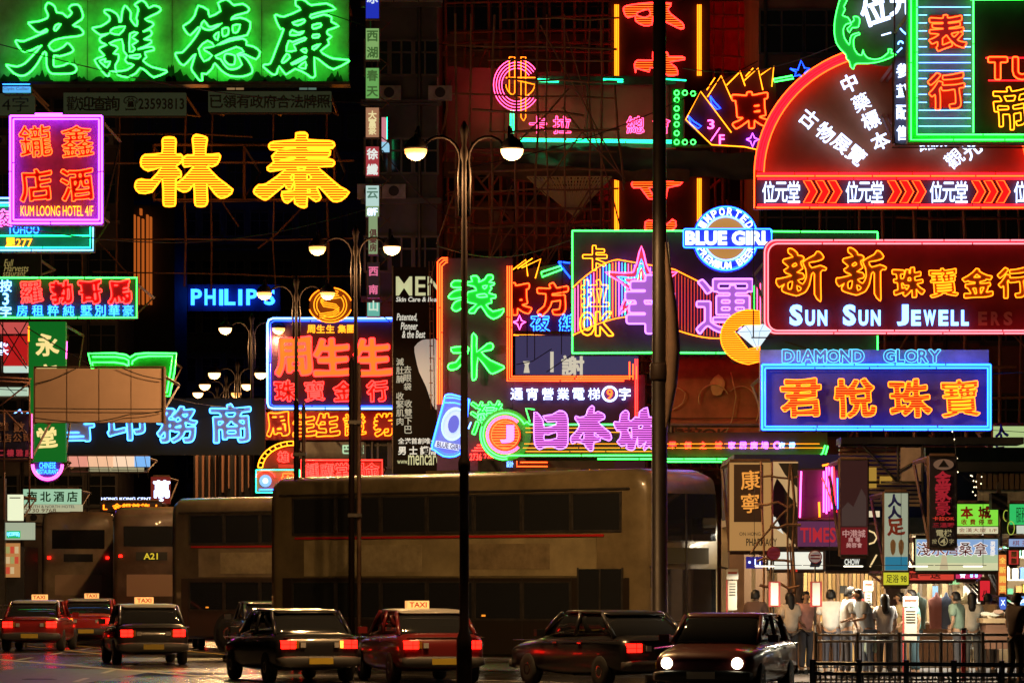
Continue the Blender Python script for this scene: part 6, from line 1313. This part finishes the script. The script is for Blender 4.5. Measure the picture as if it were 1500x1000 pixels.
person('person in a brown top at the shelves left of the stall', 1447, 77, R(160), (.35, .25, .15), (.08, .06, .05), HK, 1.58)

# ================================================================== vehicles
M_tail = mat('tail_lamp', (.5, .01, .01), .3, em=(4.0, .03, .015), es=1.8)
M_ind = mat('amber_lamp', (.6, .3, .02), .3, em=(3.2, .95, .08), es=1.6)
M_head = mat('head_lamp', (.9, .9, .85), .2, em=(1.0, .85, .55), es=9)
M_wind = mat('window_glass', (.02, .022, .025), .06, spec=.8, coat=.5)
def loft(stations, n=16, pw=5):
    """rounded-rectangle sections along x"""
    mb = MB()
    for (x, hw, z0, z1) in stations:
        for k in range(n):
            a = 2*math.pi*(k+.5)/n; c, s = math.cos(a), math.sin(a)
            mb.v.append((x, hw*math.copysign(abs(c)**(2/pw), c), (z0+z1)/2+(z1-z0)/2*math.copysign(abs(s)**(2/pw), s)))
    m = len(stations)
    for i in range(m-1):
        for k in range(n): l = (k+1) % n; mb.f.append((i*n+k, i*n+l, (i+1)*n+l, (i+1)*n+k))
    mb.f += [tuple(range(n))[::-1], tuple(range((m-1)*n, m*n))]; return mb
def wheel(t, x, y, r, wd, side):
    w_ = obj('wheel', MB().lathe([(r*.6, -wd/2), (r*.93, -wd/2), (r, -wd*.3), (r, wd*.3), (r*.93, wd/2), (r*.6, wd/2)], (x, y, r), 20, 'y'), M_tyre, t, True)
    obj('rim', MB().lathe([(r*.1, side*wd*.42), (r*.3, side*wd*.52), (r*.58, side*wd*.46), (r*.6, side*wd*.3)], (x, y, r), 14, 'y'), M_chrome, w_, True)
def car(label, x, y, heading, body, roof=None, taxi=True, brake=True, heads=False, ind=None, group='cars and taxis on the road'):
    t = empty('taxi' if taxi else 'car', (x, y, 0), label, 'taxi' if taxi else 'car', group, rz=heading)
    bm_ = mat('paint_%d_%d' % (int(body[0]*100), int(body[1]*100)), body, .28, spec=.6, coat=.6)
    obj('body', loft([(-2.3, .70, .42, .72), (-2.27, .80, .32, .88), (-2.1, .85, .28, .98), (-1.2, .87, .22, 1.0), (0, .88, .2, .96), (1.0, .87, .22, .94), (1.9, .84, .26, .84), (2.2, .80, .3, .76), (2.28, .68, .38, .66)]), bm_, t, True)
    cab = [(-1.75, .74, .93, .99), (-1.25, .70, .93, 1.34), (-.95, .67, .93, 1.41), (.15, .67, .93, 1.42), (.45, .68, .93, 1.36), (1.05, .72, .93, .97)]
    obj('window_glass', loft(cab, 16, 6), M_wind, t, True)
    rm = bm_ if roof is None else mat('roof_paint', roof, .3, coat=.5)
    obj('roof', loft([(-1.30, .60, 1.35, 1.38), (-1.1, .68, 1.37, 1.435), (0, .69, 1.38, 1.45), (.25, .66, 1.385, 1.44), (.4, .6, 1.36, 1.385)], 16, 5), rm, t, True)
    for s_ in (-1, 1):
        for a_, b_ in (((-1.78, s_*.76, .96), (-1.2, s_*.68, 1.38)), ((1.08, s_*.74, .95), (.38, s_*.665, 1.39)), ((-.35, s_*.79, .97), (-.35, s_*.68, 1.40))): obj('pillar', MB().bar(a_, b_, .042, 5), bm_, t, True)
    for wx in (-1.4, 1.42):
        for s_ in (-1, 1): wheel(t, wx, s_*.78, .31, .2, s_)
    obj('bumper', loft([(-2.40, .72, .34, .52), (-2.36, .82, .32, .54), (-2.2, .87, .32, .54)], 12), mat('bumper_grey', (.06, .06, .06), .5), t, True); obj('bumper', loft([(2.2, .86, .3, .5), (2.33, .8, .3, .5), (2.38, .7, .33, .48)], 12), mat('bumper_grey', (.06, .06, .06), .5), t, True)
    lm = M_tail if brake else mat('tail_off', (.3, .01, .01), .3, em=(1.5, .03, .02), es=.8)
    for s_ in (-1, 1):
        obj('tail_light', MB().box(-2.34, -2.2, s_*.62-.13, s_*.62+.15, .68, .84), lm, t); obj('indicator', MB().box(-2.335, -2.2, s_*.45-.03, s_*.45+.03, .69, .83), M_ind if ind == s_ else mat('amber_off', (.4, .18, .02), .3), t)
        obj('headlight', MB().lathe([(.09, 2.22), (.10, 2.28), (.04, 2.31)], (0, s_*.6, .62), 12, 'x'), M_head if heads else mat('lens', (.5, .5, .5), .1), t, True)
        tl_ = obj('lamp_divider', MB().box(-2.35, -2.2, s_*.62-.135, s_*.62+.155, .755, .765).box(-2.35, -2.2, s_*.62-.02, s_*.62-.01, .68, .84), M_frame, t)
        obj('chrome_trim', MB().bar((-2.1, s_*.87, .90), (2.0, s_*.87, .86), .012, 4), M_chrome, t)
        obj('reversing_lamp', MB().box(-2.345, -2.2, s_*.34-.05, s_*.34+.05, .70, .80), mat('lens', (.5, .5, .5), .1), t)
        obj('mirror', MB().box(.72, .84, s_*.95-.09, s_*.95+.09, .95, 1.08), bm_, t)
        obj('door_handle', MB().box(-.75, -.6, s_*.885-.015, s_*.885+.015, .82, .85).box(.2, .35, s_*.885-.015, s_*.885+.015, .82, .85), M_chrome, t)
    obj('boot_seam', MB().box(-2.285, -2.2, -.7, .7, .895, .903), M_frame, t)
    obj('driver', MB().lathe([(.02, 1.32), (.09, 1.26), (.10, 1.16), (.06, 1.08), (.2, .98), (.22, .9)], (.0, -.35, 0), 10), P_black, t, True)
    obj('number_plate', MB().box(-2.43, -2.405, -.24, .24, .38, .5), mat('plate_yellow', (.6, .45, .05), .5), t); obj('number_plate', MB().box(2.385, 2.4, -.24, .24, .36, .48), mat('paper', (.6, .6, .55), .6), t)
    if heads:
        for s_ in (-1, 1):
            l = bpy.data.lights.new('headlight_beam', 'SPOT'); l.energy = 160; l.color = (1, .85, .6); l.spot_size = R(60); l.shadow_soft_size = .08
            lo = bpy.data.objects.new('headlight_beam', l); COL.objects.link(lo); lo.parent = t; lo.location = (2.36, s_*.6, .62); lo.rotation_euler = (0, R(-86), 0)
    if taxi:
        sg = obj('roof_sign', MB().box(-.12, .12, -.22, .22, 1.45, 1.6), mat('taxi_sign', (.8, .6, .3), .4, em=(1, .42, .12), es=1.1), t)
        vs, fs = text_mesh('TAXI', .02); vv = [(-.125, -v[0]*.16, 1.475+v[1]*.14) for v in vs]; obj('lettering', MB().add(vv, fs), rl, sg)
    return t
RED = (.42, .02, .02); DK = (.02, .02, .022)
car('red taxi with glowing roof sign and lit tail lamps at lower left', X(124, 119), 121, R(92), RED, (.4, .4, .38), ind=1)
car('dark red taxi behind the left one beside the A21 bus, roof sign lit', X(262, 132), 134, R(96), RED, (.4, .4, .38), brake=True, ind=-1)
car('taxi in the centre foreground driving away toward the big bus, tail lamps lit', X(610, 76), 76.5, R(104), (.16, .015, .015), (.25, .25, .24))
car('dark car between the far buses and the big bus, tail lamps lit', X(385, 104), 105, R(100), (.04, .04, .05), taxi=False)
car('car with headlights shining toward the viewer right of the thick pole', X(1068, 66), 66.5, R(-104), (.10, .02, .02), taxi=False, brake=False, heads=True)
car('black car driving away left of the thick pole in the foreground, tail lamps lit', X(885, 72), 73, R(118), DK, taxi=False)
car('black car in the lower left foreground driving away, amber indicator lit', X(420, 76), 77, R(108), DK, taxi=False, ind=-1)
car('small dark car between the two left taxis and the centre, far back, tail lamps lit', X(322, 112), 114, R(98), (.05, .04, .03), taxi=False, ind=-1)
car('maroon taxi beside the fence at the far lower left, facing away', X(52, 110), 111, R(90), (.25, .015, .015), (.4, .4, .38))
car('black taxi at the left foreground nearest the stop line, both brake lamps glowing', X(205, 92), 93, R(101), DK, (.3, .3, .28))

def bus(label, x, y, heading, body, lower, route='', L=11.4, group='double-decker buses', ad=(.5, .42, .2)):
    t = empty('double_decker_bus', (x, y, 0), label, 'bus', group, rz=heading); h = L/2
    tagn = int(body[0]*100)*100+int(body[2]*100); pm = mat('bus_paint_%d' % tagn, body, .35, spec=.5, coat=.4, grain=.45, gscale=1.2)
    obj('body', loft([(-h, 1.08, .5, 4.1), (-h+.08, 1.2, .38, 4.28), (-h+.3, 1.25, .32, 4.38), (h-.5, 1.25, .32, 4.38), (h-.15, 1.2, .32, 4.25), (h, 1.08, .4, 3.95)], 28, 11), pm, t, True)
    nw = 7; w_ = (L-1.5)/nw
    up = MB().box(-w_/2+.04, w_/2-.04, -.015, .015, 0, .80).mesh('window', M_wind); lo_ = MB().box(-w_/2+.04, w_/2-.04, -.015, .015, 0, .82).mesh('window', M_wind)
    fr = MB()
    for (a, b, c, d) in ((-w_/2+.01, w_/2-.01, -.03, .02), (-w_/2+.01, w_/2-.01, .79, .83)): fr.box(a, b, -.022, .022, c, d)
    fr.box(-w_/2+.01, -w_/2+.06, -.021, .021, .02, .79).box(w_/2-.06, w_/2-.01, -.021, .021, .02, .79)
    frm = fr.mesh('window_frame', M_frame)
    for s_ in (-1, 1):
        for i in range(nw):
            xx = -h+.8+w_*(i+.5)
            a = obj('window', None, None, t, loc=(xx, s_*1.252, 3.06), mesh=up); obj('window_frame', None, None, a, mesh=frm)
            if i < nw-1 or s_ > 0: b = obj('window', None, None, t, loc=(xx, s_*1.252, 1.16), mesh=lo_); obj('window_frame', None, None, b, mesh=frm)
        obj('advert_panel', MB().box(-h+1.2, h-1.4, s_*1.262-.008, s_*1.262+.008, 2.1, 2.92), mat('bus_ad_%d' % tagn, ad, .4, grain=.4, gscale=1), t)
        obj('red_trail_stripe', MB().box(-h+.9, h-1.2, s_*1.268-.006, s_*1.268+.006, 2.94, 2.99), mat('red_trail_paint', (.5, .02, .02), .3), t)  # red paint stands in for light trails along the bus
        obj('skirt_panel', MB().box(-h+.5, h-.5, s_*1.258-.006, s_*1.258+.006, .42, 2.06), mat('bus_lower_%d' % tagn, lower, .35, coat=.3), t)
        for k in range(8): obj('panel_joint', MB().box(-h+.8+w_*k-.008, -h+.8+w_*k+.008, s_*1.266-.004, s_*1.266+.004, .42, 2.08), M_frame, t)
        for k, (a_, b_, c_) in enumerate(((.1, .42, (.36, .30, .17)), (.55, .85, (.26, .20, .11)))):
            X0 = -h+1.2; LL = L-2.6; obj('advert_print', MB().box(X0+LL*a_, X0+LL*b_, s_*1.274-.003, s_*1.274+.003, 2.2+.05*k, 2.8), mat('ad_print%d' % k, c_, .5, grain=.4, gscale=3), t)
        obj('rain_gutter', MB().box(-h+.4, h-.5, s_*1.262-.02, s_*1.262+.02, 3.93, 3.97), M_frame, t)
        for wx in (-h+2.4, h-2.5):
            obj('wheel_arch', MB().lathe([(.6, s_*1.262), (.6, s_*1.27)], (wx, 0, .5), 20, 'y'), M_tyre, t); wheel(t, wx, s_*1.14, .5, .3, s_)
        for k in range(4): obj('added_marker_light', MB().box(-h+1.5+k*2.6, -h+1.6+k*2.6, s_*1.275-.008, s_*1.275+.008, 1.22, 1.26), mat('marker', (.6, .3, .02), .3, em=(2, .6, .05), es=.5), t)  # side lamps added along with the trail stripe
    obj('door', MB().box(h-1.9, h-.7, -1.275, -1.255, .42, 2.25), M_wind, t)
    dr_ = MB().box(h-1.32, h-1.28, -1.285, -1.27, .42, 2.25).box(h-1.94, h-1.9, -1.285, -1.26, .4, 2.28).box(h-.7, h-.66, -1.285, -1.26, .4, 2.28); obj('door_frame', dr_, M_frame, t)
    # front
    obj('windscreen', MB().box(h-.02, h+.025, -1.0, 1.0, 2.85, 3.85), M_wind, t); obj('windscreen', MB().box(h-.02, h+.03, -1.0, 1.0, 1.15, 2.25), M_wind, t)
    obj('screen_divider', MB().box(h+.02, h+.04, -.025, .025, 1.15, 3.85), M_frame, t); obj('destination_display', MB().box(h, h+.035, -.75, .75, 2.36, 2.7), mat('display', (.02, .02, .01), em=(.5, .25, .02), es=.03), t)
    obj('bumper', MB().box(h-.1, h+.08, -1.12, 1.12, .35, .65), M_frame, t)
    for s_ in (-1, 1):
        obj('headlight', MB().lathe([(.11, h), (.12, h+.05), (.04, h+.08)], (0, s_*.85, .85), 12, 'x'), mat('lens_warm', (.7, .7, .6), .1, em=(1, .8, .5), es=2), t, True)
        obj('mirror', MB().bar((h, s_*1.15, 2.3), (h+.3, s_*1.35, 2.2), .025, 5).box(h+.25, h+.33, s_*1.35-.1, s_*1.35+.1, 1.85, 2.2), M_frame, t)
    # rear
    obj('rear_window', MB().box(-h-.012, -h+.03, -.9, .9, 3.1, 3.75), M_wind, t); obj('engine_grille', MB().box(-h-.02, -h+.03, -.85, .85, .55, 1.25), M_frame, t)
    gs = MB().box(-.012, .0, -.8, .8, 0, .03).mesh('grille_slat', M_chrome)
    for k in range(6): obj('grille_slat', None, None, t, loc=(-h-.021, 0, .62+k*.1), mesh=gs)
    obj('rear_panel', MB().box(-h-.012, -h+.03, -.8, .8, 1.5, 2.2), mat('bus_rear_ad_%d' % tagn, ad, .4), t); obj('route_box', MB().box(-h-.02, -h+.03, -.5, .5, 2.65, 2.92), mat('route_black', (.01, .01, .01), .4), t)
    if route:
        vs, fs = text_mesh(route, .02); obj('route_number', MB().add([(-h-.03, -v[0]*.3, 2.69+v[1]*.28) for v in vs], fs), mat('route_yellow', (.5, .4, .02), em=(.6, .5, .03), es=.8), t)
    for s_ in (-1, 1):
        obj('tail_light', MB().box(-h-.03, -h+.05, s_*.98-.06, s_*.98+.06, .8, 1.0), M_tail, t); obj('indicator', MB().box(-h-.03, -h+.05, s_*.98-.05, s_*.98+.05, 1.05, 1.16), mat('amber_off', (.4, .18, .02), .3), t)
        obj('high_marker', MB().box(-h-.03, -h+.05, s_*1.0-.05, s_*1.0+.05, 2.75, 2.83), M_tail, t)
    for vx in (-1.5, 1.5): obj('roof_vent', MB().box(vx, vx+.9, -.4, .4, 4.36, 4.46), pm, t)
    return t
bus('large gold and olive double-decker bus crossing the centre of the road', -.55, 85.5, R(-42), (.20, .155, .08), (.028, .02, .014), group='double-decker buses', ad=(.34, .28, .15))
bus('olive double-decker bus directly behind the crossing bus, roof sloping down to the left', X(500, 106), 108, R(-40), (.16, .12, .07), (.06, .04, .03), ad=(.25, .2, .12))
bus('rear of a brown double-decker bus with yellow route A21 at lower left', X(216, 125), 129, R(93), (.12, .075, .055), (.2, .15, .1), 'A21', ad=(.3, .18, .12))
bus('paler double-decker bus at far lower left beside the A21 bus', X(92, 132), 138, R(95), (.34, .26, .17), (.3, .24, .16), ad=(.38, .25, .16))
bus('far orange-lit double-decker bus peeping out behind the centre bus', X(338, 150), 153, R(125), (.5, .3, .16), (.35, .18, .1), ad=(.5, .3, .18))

# lower-left shop front strip
t = T('corner_shop', 'narrow lit shop front at the lower left edge behind the fence', 'building', 128, 10, 900)
t.box('wall', -60, 800, 34, 905, P_black, .3, 4); t.box('lit_window', -40, 795, 28, 845, glow('shopwarm', (.42, .19, .06)), .1, .29)
for k in range(14): t.box('goods_box', -4+(k % 5)*6.4, 800+(k//5)*15, 1+(k % 5)*6.4, 810+(k//5)*15, glow('goodsl%d' % (k % 3), ((.5, .06, .03), (.55, .4, .2), (.3, .3, .1))[k % 3]), .0, .09)
t.box('white_fascia', -40, 765, 50, 790, glow('fascl', (.35, .4, .28)), .0, .3); t.box('green_strip', 10, 777, 30, 788, glow('greenl', (.02, .45, .12)), -.08, 0); t.text('1(COFFEE)', 11, 779, 29, 786, N['ice'], -.1); t.box('pillar', -2, 700, 8, 905, M_frame, -.2, .3)
# overhead cables
t = empty('overhead_cables', (0, 100, 0), 'thin black cables strung across the street between the signs', 'cables')
for (x0, y0, D0, x1, y1, D1, sag) in ((-20, 60, 110, 640, 150, 122, .6), (0, 330, 104, 560, 300, 121, .8), (660, 250, 120, 1110, 90, 118, .5), (480, 20, 128, 900, 60, 126, .7), (640, 360, 110, 840, 350, 101, .4), (1000, 100, 119, 1240, 60, 94, .4), (1150, 500, 84, 1500, 545, 82, .3), (40, 480, 112, 400, 600, 121, .7), (930, 600, 110, 1130, 640, 100, .3), (560, 220, 118, 700, 330, 120, .5)):
    A = Vector((X(x0, D0), D0-100, Z(y0, D0))); B = Vector((X(x1, D1), D1-100, Z(y1, D1)))
    obj('cable', MB().tube([A.lerp(B, k/12)-Vector((0, 0, sag*math.sin(math.pi*k/12))) for k in range(13)], .016, False, 4), M_wire, t)
